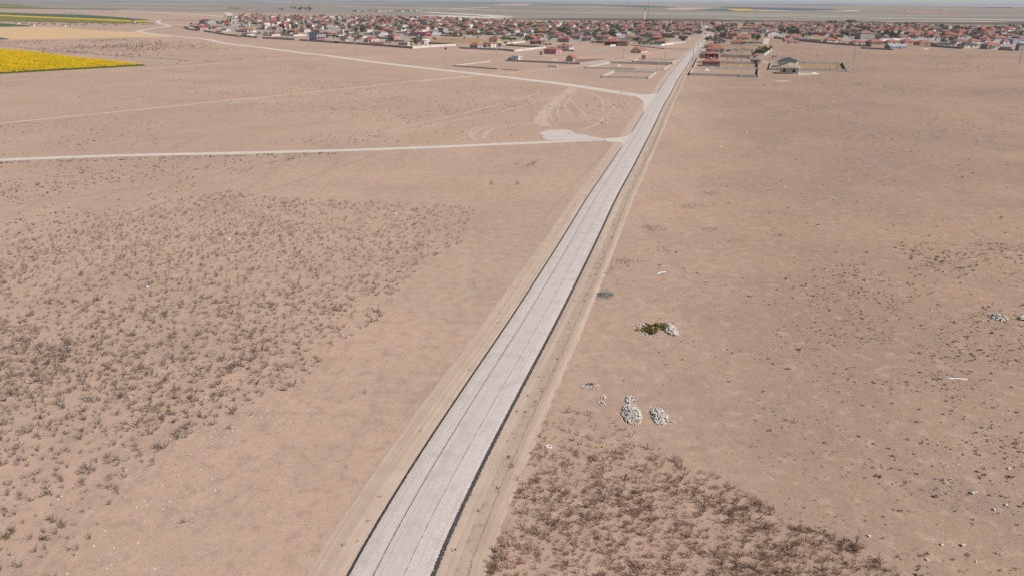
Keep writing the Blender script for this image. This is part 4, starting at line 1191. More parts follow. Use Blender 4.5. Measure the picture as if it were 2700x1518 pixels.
# the minaret and the mast that stand above the roofs
x_, y_ = G(1698.5, 58.6)
mn = tag(empty('minaret', (x_, y_, 0)), 'slender white minaret with a dark pointed cap behind the village roofs', 'minaret')
MB().tube([(0, 0, 0), (0, 0, 4)], [2.3, 2.1], 12).tube([(0, 0, 4), (0, 0, 18)], [1.6, 1.45], 12).tube([(0, 0, 19.1), (0, 0, 25)], [1.25, 1.15], 12).build('shaft', M['white'], mn)
MB().tube([(0, 0, 17.6), (0, 0, 18.4)], [1.5, 2.3], 12).tube([(0, 0, 18.4), (0, 0, 19.3)], 2.3, 12).build('balcony', M['white'], mn)
MB().tube([(0, 0, 25), (0, 0, 25.4), (0, 0, 32)], [1.4, 1.45, .06], 12).build('spire', M['d'], mn)
LM.append((1699, 48, 'the minaret'))
x_, y_ = G(1707.5, 57.6)
ms = tag(empty('radio_mast', (x_, y_, 0)), 'thin dark lattice mast taller than the minaret beside it', 'mast')
mb = MB()
for q in range(3):
    a_ = q * 2.094
    mb.tube([(1.1 * math.cos(a_), 1.1 * math.sin(a_), 0), (.45 * math.cos(a_), .45 * math.sin(a_), 50)], .13, 5)
for z in range(0, 50, 2):
    r0, r1 = 1.1 - .65 * z / 50, 1.1 - .65 * (z + 2) / 50
    for q in range(3):
        a0, a1 = q * 2.094, (q + 1) * 2.094
        mb.tube([(r0 * math.cos(a0), r0 * math.sin(a0), z), (r1 * math.cos(a1), r1 * math.sin(a1), z + 2)], .065, 4)
mb.build('lattice', M['steel'], ms)
for z in (30, 40, 47):
    MB().box(-.9, .9, -.35, .35, z, z + 1.8).build('antenna', M['white'] if z == 40 else M['steel'], ms)
x_, y_ = G(1769, 68)
wt = tag(empty('water_tower', (x_, y_, 0)), 'small white round tower among the far red roofs', 'tower')
MB().tube([(0, 0, 0), (0, 0, 7.5)], [1.0, .9], 10).build('shaft', M['white'], wt)
MB().tube([(0, 0, 7.5), (0, 0, 7.8), (0, 0, 9.2)], [1.15, 1.15, .08], 10).build('cap', M['white'], wt)

# ------------------------------------------------------------------ the rest of the village
VIL = [(600, 56), (700, 70), (800, 82), (900, 84), (1000, 86), (1100, 84), (1200, 88), (1300, 96), (1400, 98), (1500, 104), (1600, 108), (1700, 104), (1800, 97), (1856, 88), (1880, 88), (1950, 96), (2000, 92),
       (2100, 90), (2200, 100), (2300, 104), (2400, 106), (2500, 112), (2600, 116), (2740, 122), (2740, 83), (2690, 81), (2600, 77), (2500, 73), (2300, 69.5), (2000, 65.8), (1800, 64.4), (1600, 63), (1400, 61), (1300, 57.5), (1200, 51), (1000, 46.5), (800, 44.5), (700, 43.5), (610, 46)]
PROTO = []
_used = list(HOUSES)
for w, d, h, rk, rm, wm, rh in ((13, 10.5, 3.3, 'h', 'r', 'w', 2.3), (14, 11, 3.4, 'h', 'q', 'g', 2.2), (12, 9.5, 3.3, 'h', 'r', 'c', 2.2), (15, 10, 3.2, 'h', 'q', 'w', 2.1), (12, 10, 5.6, 'h', 'r', 'w', 2.2),
                                (14, 8, 3.0, 'g', 'q', 'n', 1.7), (11, 9, 3.2, 'h', 'o', 'w', 2.0), (13, 10, 3.3, 'h', 'r', 'bl', 2.2), (9, 7, 2.8, 'f', 's', 'w', 1), (12, 10, 3.3, 'h', 'd', 'w', 2.2),
                                (12, 10, 3.2, 'h', 'r', 'k', 2.2)):
    PROTO.append((house(0, -900, 30, w, d, h, rk, rm, wm, rh, 2, door=False), rk, rm, wm))
HOUSES[:] = _used
PW = [12, 18, 2, 12, 4, 11, 5, 9, 10, 3, 3]
road_pts = RC[::4]
cand = []
a0 = R(38)
for i in range(-80, 80):
    for j in range(0, 100):
        gx0, gy0 = i * 28, 700 + j * 26
        X, Y = gx0 + random.uniform(-9, 9), gy0 + random.uniform(-8, 8)
        if random.random() < .30:
            continue
        p = PX(X, Y)
        if not (-60 < p[0] < 2760) or not inside(p[0], p[1], VIL) or (p[0] < 930 and random.random() < .42):
            continue
        cand.append((X, Y, p))
random.shuffle(cand)
taken = []
for X, Y, p in cand:
    if any((X - hx) ** 2 + (Y - hy) ** 2 < (hr + 7) ** 2 for hx, hy, hr in HOUSES):
        continue
    if np.min((road_pts[:, 0] - X) ** 2 + (road_pts[:, 1] - Y) ** 2) < 15 ** 2:
        continue
    if 1730 < p[0] < 1862 and p[1] > 98:
        continue
    taken.append((X, Y, p))
taken.sort(key=lambda q: q[1])
n_ind = max(0, 300 - len(HOUSES))
n_ind = min(n_ind, len(taken))
first = set()
stuffV, stuffF, stuffM = [], [], []
FMATS = [M['r'], M['q'], M['w_w'], M['w_g'], M['w_c'], M['d'], M['o']]
for i, (X, Y, p) in enumerate(taken):
    az = azim(p[0]) + random.gauss(0, 4) + random.choice((0, 0, 90))
    if i < n_ind:
        q = random.choices(range(len(PROTO)), PW)[0]
        pr, rk, rm, wm = PROTO[q]
        if q not in first:
            first.add(q)
            o = pr
        else:
            o = copy_tree(pr)
        o.location = (X, Y, 0)
        o.rotation_euler = (0, 0, -R(az))
        s = random.uniform(.86, 1.18)
        o.scale = (s, s, s * random.uniform(.95, 1.15))
        o['category'] = 'house'
        PEND.append((o, f"{ROOFWORD.get(rm, 'flat-roofed') if rk != 'f' else 'flat-roofed'} house with {WALLWORD[wm]} walls", p[0], p[1] - 3, None, 'houses of the village'))
    else:
        w, d, h = random.uniform(10, 15), random.uniform(8, 11), random.choice((3, 3.2, 3.4, 3.4, 5.6))
        mb = MB()
        mb.box(-w / 2, w / 2, -d / 2, d / 2, 0, h, random.choice((2, 2, 3, 3)))
        rmi = random.choices((0, 1, 5, 6, 3), (8, 9, .6, 3, 2))[0]
        if rmi == 3:
            mb.box(-w / 2 - .2, w / 2 + .2, -d / 2 - .2, d / 2 + .2, h, h + .4, 3)
        else:
            mb.hip(w, d, h, 2.1, mi=rmi)
        c, s = math.cos(-R(az)), math.sin(-R(az))
        o_ = len(stuffV)
        stuffV += [(X + x * c - y * s, Y + x * s + y * c, z) for x, y, z in mb.v]
        stuffF += [tuple(k_ + o_ for k_ in f) for f in mb.f]
        stuffM += mb.mi
    HOUSES.append((X, Y, 8))
for i_, (pr, *_r) in enumerate(PROTO):
    if i_ not in first:
        for ch in list(pr.children):
            for g_ in list(ch.children):
                bpy.data.objects.remove(g_)
            bpy.data.objects.remove(ch)
        bpy.data.objects.remove(pr)
if stuffV:
    mb = MB()
    mb.v, mb.f, mb.mi = stuffV, stuffF, stuffM
    tag(mb.build('far_houses', FMATS), 'crowd of tiny red roofs making up the farthest rows of the village', 'houses', None, 'stuff')
print('houses', len(HOUSES), 'filler', len(taken), 'individual', n_ind)

# ------------------------------------------------------------------ plot walls
def wall(pts, h, mat, name='garden_wall', label=None, th=.20, closed=False, look='grey wall', world=False, short=None):
    P = np.array(pts if world else pts_world(pts), float)
    if closed:
        P = np.vstack([P, P[0]])
    mb = MB()
    for i, (a, b) in enumerate(zip(P[:-1], P[1:])):
        d = b - a
        L = np.linalg.norm(d)
        d /= L
        n = np.array([d[1], -d[0]]) * th / 2
        a2 = a + d * (th / 2 + .003 if i or closed else 0)
        b2 = b - d * (th / 2 + .003 if (i < len(P) - 2 or closed) else 0)
        q = [a2 - n, b2 - n, b2 + n, a2 + n]
        mb.add([(x, y, 0) for x, y in q] + [(x, y, h) for x, y in q], [(3, 2, 1, 0), (4, 5, 6, 7), (0, 1, 5, 4), (1, 2, 6, 5), (2, 3, 7, 6), (3, 0, 4, 7)])
        k_ = int(L / 9)
        for j in range(k_ + 1):
            c = a + d * L * (j / max(k_, 1))
            r = th / 2 + .06
            mb.box(c[0] - r, c[0] + r, c[1] - r, c[1] + r, 0, h + .14)
    o = mb.build(name, mat)
    o['category'] = 'wall'
    cx, cy = PX(*P.mean(0))
    if label:
        o['label'] = label
    else:
        PEND.append((o, look, cx, cy, None, 'walls round the village plots'))
    if short:
        LM.append((cx, cy, short))
    return o


BK, PL, GR, WH = M['block'], M['plasterwall'], M['w_g'], M['w_w']
wall([(1585.2, 205.6), (1708.6, 208.9), (1729.8, 193.7), (1620.5, 191)], 1.25, BK, 'plot_wall', 'low block wall enclosing the nearest empty plot left of the road', closed=True, short='the nearest block-walled plot')
wall([(1675, 185.3), (1542, 181.7), (1608.6, 167.5), (1767.8, 173.3), (1748, 187.7), (1688.5, 187)], 1.35, BK, 'plot_wall', 'block wall with a gap round the large empty plot behind the nearest one', short='the gapped plot wall')
wall([(1681, 158.5), (1667, 166.3), (1772, 170), (1783, 160.5), (1709, 159.5)], 1.5, BK, 'plot_wall', 'pale block wall round the plot with the tiny pinkish hut')
wall([(1331.6, 162), (1528, 170.8), (1621, 158.4)], 1.3, GR, 'plot_wall', 'long dark plot wall running below the small white box house')
wall([(1311, 184), (1196, 175.4), (1294, 163.5)], .9, BK, 'plot_wall', 'low unfinished V-shaped block wall standing alone by the dirt road', short='the V-shaped wall')
wall([(1322, 184.5), (1367, 187.3)], .5, BK, 'plot_wall', 'knee-high stub of block wall right of the V-shaped wall')
wall([(1443.5, 177.5), (1468, 178.5), (1471, 176)], 1.1, BK, 'ruined_wall', 'short ruined block wall alone on the plain')
wall([(1817.5, 199.5), (1997, 205.9), (1999, 185.4), (1828, 182.8)], 1.7, BK, 'plot_wall', 'block wall round the bare plot with one sand heap by the road', closed=True, short='the sand-heap plot')
wall([(1829, 181), (1841, 155.5)], 1.9, BK, 'plot_wall', 'pale roadside wall running past the brick house')
wall([(1836, 167), (1854, 167.6)], 1.7, BK, 'garden_wall', 'short wall stub left of the brown brick house')
wall([(1899, 168.4), (1978, 170.6)], 1.9, BK, 'garden_wall', 'grey wall between the two dry orange yards')
wall([(1997.5, 183.5), (1999.5, 165)], 2.0, BK, 'garden_wall', 'dark end wall of the dry yard behind the grey flat-roofed shed')
wall([(1898, 152), (1976, 154.6)], 2.6, BK, 'garden_wall', 'tall rough block wall left of the little white hut')
wall([(1913.6, 134.5), (1986, 136)], 1.9, BK, 'garden_wall', 'long grey wall behind the row of young trees')
wall([(1905, 121.5), (2000, 123)], 1.6, BK, 'garden_wall', 'low grey wall in front of the long cream house')
wall([(1945, 113.5), (2010, 116)], 1.6, BK, 'garden_wall', 'grey wall left of the paved yard')
wall([(1998.7, 148.5), (2014.9, 148.8), (2033.5, 134)], 2.0, PL, 'orchard_wall', 'pale wall holding the corner of the small green orchard', short='the orchard corner wall')
wall([(2054, 186.4), (2027.7, 185.4), (2034, 167)], 1.6, BK, 'plot_wall', 'low wall with dark openings left of the unfinished block house')
wall([(2107.8, 186.8), (2230.8, 190), (2221, 171.2), (2099.5, 168.7)], 1.7, BK, 'plot_wall', 'long block wall round the dry yard right of the unfinished house', short='the far dry yard wall')
wall([(488, 77.8), (521, 82.5)], 2.2, GR, 'boundary_wall', 'far left stretch of the dark village boundary wall')
wall([(538, 84.3), (592, 92.8)], 2.2, GR, 'boundary_wall', 'dark boundary wall stretch right of the white-gabled villa')
wall([(592.6, 94), (678, 101.2)], 2.1, GR, 'boundary_wall', 'dark boundary wall stretch with bare yard behind it')
wall([(692, 102.5), (776, 106.9)], 2.1, GR, 'boundary_wall', 'dark boundary wall stretch in front of the sapling row')
wall([(790, 108.4), (910, 116), (977, 120.5), (1087.5, 129.2)], 2.1, GR, 'boundary_wall', 'longest dark boundary wall below the slate-roofed apartment house', short='the long boundary wall')
wall([(1088.5, 129), (1168, 123), (1202, 121.5)], 2.2, PL, 'boundary_wall', 'sunlit pale wall slanting back from the corner of the dark boundary wall')
wall([(1129, 116.6), (1157.5, 118)], 2.0, GR, 'garden_wall', 'dark wall left of the black sliding gate')
wall([(1168.5, 118.5), (1203, 120)], 2.0, GR, 'garden_wall', 'dark wall right of the black sliding gate')
wall([(1210, 129.2), (1330, 134), (1355.5, 137)], 1.7, GR, 'boundary_wall', 'grey wall below the double orange-roofed house')
wall([(1357, 137), (1438, 127.6)], 1.8, PL, 'boundary_wall', 'sunlit pale wall running back to the pink house')
wall([(1333.6, 121.5), (1434, 127.2)], 1.8, GR, 'garden_wall', 'dark wall along the yard left of the pink house')
wall([(1320, 120), (1385, 112)], 1.7, PL, 'garden_wall', 'pale slanting wall right of the pale yellow house')
wall([(1482, 135.2), (1512.6, 136.4)], 1.6, GR, 'garden_wall', 'short dark wall right of the pink house')
wall([(1553, 134), (1593.5, 133)], 1.7, GR, 'garden_wall', 'grey wall standing alone left of the lone gabled barn')
wall([(1609, 123.3), (1627, 121.8)], 1.8, WH, 'garden_wall', 'white wall between gate pillar and brick building')
wall([(1664, 120.6), (1696, 124), (1750, 130.2), (1822, 132)], .9, PL, 'garden_wall', 'low white wall running across the plain to the main road')
wall([(1686, 122), (1743, 122.3)], 1.9, GR, 'garden_wall', 'grey wall below the long green hedge')
wall([(1743.5, 122), (1776.5, 117)], 2.0, WH, 'garden_wall', 'white wall at the right end of the long green hedge')
wall([(1778, 116), (1808, 113.5)], 1.9, BK, 'garden_wall', 'broken block wall beside the white veranda house')
wall([(2040, 101.8), (2120, 110.6), (2209, 118.8)], 1.9, GR, 'boundary_wall', 'dark boundary wall right of the paved yard')
wall([(2090, 105.3), (2165, 109.6)], 2.2, WH, 'garden_wall', 'long bright white wall in front of the blue-fronted house')
wall([(2040, 100), (2058, 100.4)], 2.2, WH, 'garden_wall', 'short bright white wall under the white gable house')
wall([(2209, 118.9), (2297, 124.3)], 1.9, GR, 'boundary_wall', 'dark boundary wall left of the zinc-roofed villa')
wall([(2269.5, 128.8), (2354, 133.3)], 1.5, GR, 'garden_wall', 'dark wall standing forward of the boundary, left of the zinc-roofed villa')
wall([(2414, 122.7), (2453, 123.7)], 1.8, PL, 'boundary_wall', 'pale wall below the orange-walled house')
wall([(2455, 123.9), (2535.5, 129.9)], 2.0, GR, 'boundary_wall', 'long dark wall below the low grey-roofed house')
wall([(2631, 132.9), (2671, 134.9)], 1.8, GR, 'boundary_wall', 'grey wall near the right edge of the village')
wall([(2632, 128.5), (2666, 129.5)], 1.8, GR, 'garden_wall', 'second grey wall behind the one near the right edge')
wall([(2507.6, 102.8), (2541.5, 97.8)], 1.8, WH, 'garden_wall', 'white slanting wall among the houses at the right')
wall([(2327, 109), (2420, 102)], 1.8, WH, 'garden_wall', 'long white slanting wall behind the wall-side houses')
wall([(743, 93.2), (777, 94.8)], 1.8, GR, 'garden_wall')
wall([(996.5, 101.8), (1033, 105.2)], 1.8, GR, 'garden_wall')
wall([(1024.7, 109.5), (1065.7, 110.9)], 1.8, GR, 'garden_wall')
wall([(959, 92.2), (983.7, 93)], 2.2, BK, 'garden_wall')
# garden walls of the inner village
gw = 0
inner = [q for q in taken[:n_ind]] + [(hx, hy, PX(hx, hy)) for hx, hy, hr in HOUSES[:150] if hy > 860]
random.shuffle(inner)
inner.sort(key=lambda q: q[2][0] > 1150)
for X, Y, p in inner:
    if gw >= 235 or p[1] > 120 or not inside(p[0], p[1] - 2, VIL + []) and p[1] > 100:
        continue
    if 1800 < p[0] < 1930:
        continue
    a_ = R(azim(p[0]))
    ax, ay = np.array([math.sin(a_), math.cos(a_)]), np.array([math.cos(a_), -math.sin(a_)])
    c0 = np.array([X, Y]) - ax * random.uniform(10, 13) - ay * random.uniform(9, 14)
    L1, L2 = random.uniform(16, 27), random.uniform(10, 22)
    P3 = [c0 + ax * L2, c0, c0 + ay * L1] if random.random() < .5 else [c0, c0 + ay * L1, c0 + ay * L1 + ax * L2]
    wall(P3, random.uniform(1.6, 2.1), random.choice((BK, BK, BK, GR, GR, PL)), 'garden_wall', None, look='garden wall', world=True)
    gw += 1
# black gates and a black tank
GATE = MB()
for q in range(13):
    GATE.box(-2.4 + q * .4 - .16, -2.4 + q * .4 + .16, -.04, .04, .08, 1.9)
GATE.box(-2.7, 2.7, -.07, -.042, .3, .42).box(-2.7, 2.7, -.07, -.042, 1.5, 1.62)
for px, py, az_, lb in ((1163, 118.3, 100, 'black sliding gate in the dark wall near the crimson shed'), (886.5, 114.6, 130, 'black gate set in the long dark boundary wall')):
    x_, y_ = G(px, py)
    tag(GATE.build('gate', M['black'], None, (x_, y_, 0), -R(az_ - 90)), lb, 'gate')
x_, y_ = G(1175, 131)
tk = tag(empty('water_tank', (x_, y_, 0)), 'black upright tank alone on the dirt below the pale slanting wall', 'tank')
MB().tube([(0, 0, 0), (0, 0, 1.5), (0, 0, 1.85)], [.95, .95, .55], 14).build('body', M['black'], tk)
MB().tube([(0, 0, 1.853), (0, 0, 2.0)], .3, 10).build('lid', M['black'], tk)

# ------------------------------------------------------------------ poles
POLES = [(560, 89, 65.6, 'by the white-gabled villa'), (682, 110, 80, 'below the low white wallside house'), (815, 129, 90, 'in front of the slate-roofed apartment house'),
         (940, 148, 114.6, 'on the dirt plain below the broad corner house'), (1309, 153, 110, 'in front of the double orange-roofed house'), (1644, 157, 130, 'left of the lone gabled barn'),
         (1692.5, 150, 121, 'right beside the lone gabled barn'), (1753, 154, 115, 'between the barn and the road'), (1826, 165.5, 122, 'by the roadside wall of the brick house'),
         (1840.6, 132, 116.5, 'at the road near the big twin-roofed house'), (1851, 117, 103, 'at the road near the slate-roofed villa'), (1862, 105, 93, 'furthest one along the village road'),
         (2250, 163, 121, 'alone on the open ground right of the orchard'), (2687, 169, 117.7, 'near the right edge of the photo'), (293.5, 57, 33, 'at the end of the green crops'),
         (92, 36, 26, 'above the green crop at the far left'), (219.7, 35, 26, 'second from the far left behind the crops'), (260, 22, 14.7, 'farthest on the tan plain'),
         (357.5, 43, 28, 'first of the row behind the dirt bend'), (405.7, 53.5, 34.6, 'second of the row behind the dirt bend'), (431, 52.4, 33.5, 'third of the row behind the dirt bend'),
         (448.6, 46, 31.4, 'fourth of the row behind the dirt bend'), (464, 67, 36.7, 'beside the first saplings at the dirt bend'), (1144.6, 113.6, 83.3, 'right of the crimson shed door'),
         (1169, 109, 91, 'second right of the crimson shed'), (1161, 84, 67, 'behind the light blue gabled barn'), (1528.5, 120, 92.8, 'right of the yellow roof tank'), (987, 95, 72, 'by the house with the faded red roof'),
         (1036, 105, 88, 'above the cream flat-roofed annex'), (770, 56, 41, 'left of three thin ones in the left village'), (777.5, 57, 39, 'middle of three thin ones in the left village'),
         (784, 57, 42, 'right of three thin ones in the left village'), (1265, 90, 65, 'behind the house with the peaked orange roof'), (2022, 96, 84, 'left of the white gable house'), (2126, 106, 86, 'behind the bright white wall'),
         (2477, 118, 104, 'behind the low grey-roofed yard house'), (2534, 121, 109, 'by the cream slate-roofed house')]
pole0 = empty('power_pole', (0, 0, 0))
MB().tube([(0, 0, 0), (0, 0, 1)], [.33, .20], 8).build('shaft', M['conc'], pole0)
mb = MB().box(-1.1, 1.1, -.07, .07, 0, .14)
for q in (-.95, 0, .95):
    mb.tube([(q, 0, .143), (q, 0, .4)], [.05, .07], 6)
mb.build('crossarm', M['steel'], pole0)
for i, (px, yb, yt, lb) in enumerate(POLES):
    X, Y = G(px, yb)
    h = min(max((yb - yt) / ppm(X, Y), 6), 15)
    o = pole0 if i == 0 else copy_tree(pole0)
    o.location = (X, Y, 0)
    o.rotation_euler = (0, 0, random.uniform(-.5, .5))
    for ch in o.children:
        if ch.name.startswith('shaft'):
            ch.scale = (1, 1, h)
        else:
            ch.location = (0, 0, h - .55)
    tag(o, 'grey utility pole ' + lb, 'utility pole', 'utility poles')

# ------------------------------------------------------------------ vehicles
def vehicle(px, py, az, paint, label, van=False):
    X, Y = G(px, py)
    o = tag(empty('parked_van' if van else 'parked_car', (X, Y, 0), -R(az)), label, 'van' if van else 'car')
    L = 2.6 if van else 2.15
    mb = MB()
    prof = [(-L, .35), (L, .35), (L, .8), (L * .95, .95), (L * .55, 1.0), (-L * .9, 1.0), (-L, .9)] if not van else [(-L, .4), (L, .4), (L, 1.0), (L * .8, 1.15), (L * .55, 2.1), (-L, 2.15)]
    for s in (-1, 1):
        mb.add([(s * .85, y, z) for y, z in prof], [tuple(range(len(prof))) if s > 0 else tuple(reversed(range(len(prof))))])
    k_ = len(prof)
    mb.add([], [])
    for i in range(k_):
        j = (i + 1) % k_
        mb.f.append((i, j, j + k_, i + k_))
        mb.mi.append(0)
    mb.build('body', M[paint], o)
    if not van:
        MB().add([(-.75, -L * .75, 1.0), (.75, -L * .75, 1.0), (.75, L * .45, 1.0), (-.75, L * .45, 1.0), (-.62, -L * .5, 1.45), (.62, -L * .5, 1.45), (.62, L * .12, 1.45), (-.62, L * .12, 1.45)],
                 [(4, 5, 6, 7), (0, 1, 5, 4), (1, 2, 6, 5), (2, 3, 7, 6), (3, 0, 4, 7)]).build('windows', M['glass'], o)
        MB().box(-.6, .6, -L * .48, L * .1, 1.452, 1.5).build('roof', M[paint], o)
    else:
        MB().box(-.7, .7, L * .66, L * .7, 1.3, 1.9).build('windscreen', M['glass'], o)
    for sx in (-1, 1):
        for sy in (-.62, .62):
            MB().tube([(sx * .72, sy * L, .33), (sx * .9, sy * L, .33)], .33, 12).build('wheel', M['tyre'], o)
    return o


vehicle(1441.5, 119.5, 60, 'dark_car', 'dark car parked in front of the brown house, the left one')
vehicle(1451.3, 118.5, 40, 'dark_car', 'dark car parked on the right of another dark car')
vehicle(1276.5, 106, 75, 'white_car', 'white pickup-like car parked left of the pale yellow house')
vehicle(1125.8, 119, 20, 'white_car', 'pale car parked beside the small red-roofed annex', True)
vehicle(1860.5, 91.2, 14, 'dark_car', 'dark car on the left edge of the road at the village entrance')
vehicle(1920, 136.3, 80, 'dark_car', 'dark car under the long grey wall in the yard')
vehicle(2594, 129.5, 70, 'white_car', 'white car in front of the columned red-roofed house')
vehicle(1850, 137.5, 18, 'white_car', 'white van parked at the roadside by the grey gabled outbuilding', True)

# ------------------------------------------------------------------ trees
def crown_mesh(name, mat, rx, rz, zc, nleaf, seed, nlobe=7):
    rg = np.random.default_rng(seed)
    lob = rg.normal(0, .52, (nlobe, 3)) * (rx, rx, rz)
    lr = rg.uniform(.42, .68, nlobe) * rx
    Vv = []
    for i in range(nleaf):
        j = rg.integers(nlobe)
        d = rg.normal(0, 1, 3)
        d /= np.linalg.norm(d)
        c = lob[j] + d * lr[j] * rg.uniform(.55, 1.06) * (1, 1, rz / rx)
        u = rg.normal(0, 1, 3)
        u /= np.linalg.norm(u)
        w = np.cross(u, d + rg.normal(0, .4, 3))
        w /= np.linalg.norm(w) + 1e-6
        s = rg.uniform(.16, .36) * rx * .62
        c[2] += zc
        Vv += [c - u * s, c + w * s * .8, c + u * s, c - w * s * .8]
    Vv = np.array(Vv)
    Vv[:, 2] = np.maximum(Vv[:, 2], .15)
    return mesh_np(name, Vv, np.arange(len(Vv)).reshape(-1, 4), [mat])


def trunk_mesh(h, seed):
    rg = random.Random(seed)
    mb = MB().tube([(0, 0, 0), (.05, .03, h * .4), (.0, .1, h * .75)], [.16, .12, .06], 6)
    for k_ in range(4):
        a = rg.uniform(0, 6.28)
        mb.tube([(0, .02, h * (.28 + .08 * k_)), (math.cos(a) * h * .16, math.sin(a) * h * .16, h * (.5 + .07 * k_)), (math.cos(a) * h * .26, math.sin(a) * h * .26, h * (.62 + .07 * k_))], [.08, .05, .02], 5)
    return mb.mesh('trunk', M['bark'])


TREES = {}
for kd, mats__, rx, rz, zc, h in (('dark', ('leafd', 'leafg'), 1.9, 1.9, 3.0, 4.8), ('green', ('leafm', 'leafd'), 2.0, 1.8, 2.8, 4.4), ('yellow', ('leafy', 'leafy'), 1.9, 1.6, 2.5, 4.0),
                                  ('grey', ('leafg', 'leafg'), 1.9, 2.0, 3.1, 5.0), ('sap', ('leafd', 'leafm'), .75, .9, 1.35, 2.0), ('bush', ('leafd', 'leafg'), 1.3, .9, .85, 1.2)):
    for v in (0, 1):
        r0 = empty({'sap': 'sapling', 'bush': 'bush'}.get(kd, 'tree'), (0, 0, 0))
        link('trunk', trunk_mesh(h, v + len(kd)), r0)
        link('crown', crown_mesh('crown', M[mats__[v]], rx, rz, zc, 240 if kd not in ('sap', 'bush') else 70, 5 + v + len(kd) * 3), r0)
        TREES[(kd, v)] = [r0, False]
TLOOK = {'dark': 'dark green tree', 'green': 'green tree', 'yellow': 'yellow-green tree', 'grey': 'grey-green tree', 'sap': 'small sapling', 'bush': 'dark rounded bush'}


def tree(X, Y, kd, s=1.0, look=None, label=None, group='trees of the village'):
    v = random.randrange(2)
    slot = TREES[(kd, v)]
    o = slot[0] if not slot[1] else copy_tree(slot[0])
    slot[1] = True
    o.location = (X, Y, 0)
    o.rotation_euler = (0, 0, random.uniform(0, 6.28))
    sz = s * random.uniform(.85, 1.18)
    o.scale = (s * random.uniform(.85, 1.2), s * random.uniform(.85, 1.2), sz)
    cat = {'sap': 'sapling', 'bush': 'bush'}.get(kd, 'tree')
    if label:
        tag(o, label, cat, group)
    else:
        o['category'] = cat
        p = PX(X, Y)
        PEND.append((o, look or TLOOK[kd], p[0], p[1] - 4, None, group))
    return o


TG = [  # pixel rectangle of the trunks' feet, how many, kind mix, size, shared look
    ((1862, 1912), (80, 90), 15, 'dark dark grey green', 1.5), ((2052, 2106), (86, 97), 14, 'dark dark green', 1.5), ((2306, 2376), (93, 104), 16, 'green green dark', 1.45), ((2200, 2252), (94, 102), 10, 'dark green yellow', 1.4),
    ((1588, 1622), (94, 105), 7, 'dark grey', 1.4), ((1624, 1643), (80, 87), 5, 'green dark', 1.5), ((932, 962), (85, 89), 6, 'dark green', 1.5), ((961, 972), (83, 86), 3, 'grey', 1.4), ((1000, 1010), (80, 82), 2, 'yellow', 1.4),
    ((942, 963), (58, 62), 6, 'green yellow dark', 1.5), ((999, 1032), (58, 63), 7, 'dark green', 1.5), ((1046, 1056), (60, 63), 3, 'yellow', 1.4), ((1068, 1098), (60, 64), 7, 'dark green', 1.5),
    ((1135, 1157), (77, 82), 6, 'dark green', 1.45), ((1386, 1412), (74, 79), 5, 'dark', 1.4), ((1468, 1490), (85, 90), 5, 'dark green', 1.4), ((1376, 1392), (103, 109), 3, 'green grey', 1.2), ((1482, 1501), (129, 131.5), 4, 'dark green', .8),
    ((760, 790), (76, 80), 6, 'green yellow grey', 1.3), ((768, 806), (53, 57), 7, 'dark', 1.3), ((720, 742), (52, 56), 4, 'dark', 1.2), ((2484, 2506), (112, 117), 4, 'dark green', 1.2), ((2540, 2563), (98, 101), 4, 'dark green', 1.1),
    ((2594, 2610), (99, 102), 3, 'green', 1.2), ((2650, 2700), (75, 79), 7, 'dark grey', 1.4), ((2228, 2270), (62, 66), 7, 'dark', 1.5), ((2255, 2285), (78, 84), 6, 'dark', 1.4), ((2182, 2210), (64, 72), 5, 'dark', 1.4),
    ((1230, 1258), (92, 96), 5, 'yellow green', 1.1), ((1165, 1192), (92, 96), 6, 'yellow grey', .95), ((2115, 2128), (99, 103), 3, 'dark green', 1.2), ((2130, 2142), (99, 103), 2, 'grey', 1.2), ((2186, 2204), (107, 111), 4, 'dark', 1.1),
    ((1992, 2006), (104, 110), 5, 'dark green grey', 1.2), ((1975, 1990), (100, 105), 4, 'green yellow', 1.1), ((1862, 1870), (109, 112), 3, 'dark', 1.2), ((1900, 1912), (99, 103), 4, 'green', 1.2), ((1785, 1812), (105, 112), 4, 'green dark', 1.1),
    ((1800, 1806), (106, 110), 2, 'grey', 1.1), ((1612, 1620), (111, 114), 2, 'grey', 1.2), ((740, 760), (66, 70), 3, 'green', 1.1), ((640, 690), (69, 72), 5, 'sap', 1.2), ((1740, 1760), (96, 108), 6, 'grey dark', 1.1),
    ((1690, 1735), (60, 63), 6, 'dark', 1.4), ((1560, 1575), (98, 105), 4, 'dark', 1.1), ((2360, 2420), (66, 74), 7, 'dark', 1.3), ((2450, 2500), (84, 92), 6, 'dark green', 1.2), ((2560, 2640), (84, 96), 8, 'dark green', 1.1)]
for (xa, xb), (ya, yb), n, mixk, s in TG:
    kinds = mixk.split()
    for i in range(n):
        X, Y = G(random.uniform(xa, xb), random.uniform(ya, yb))
        tree(X, Y, random.choice(kinds), s * random.uniform(.75, 1.2))
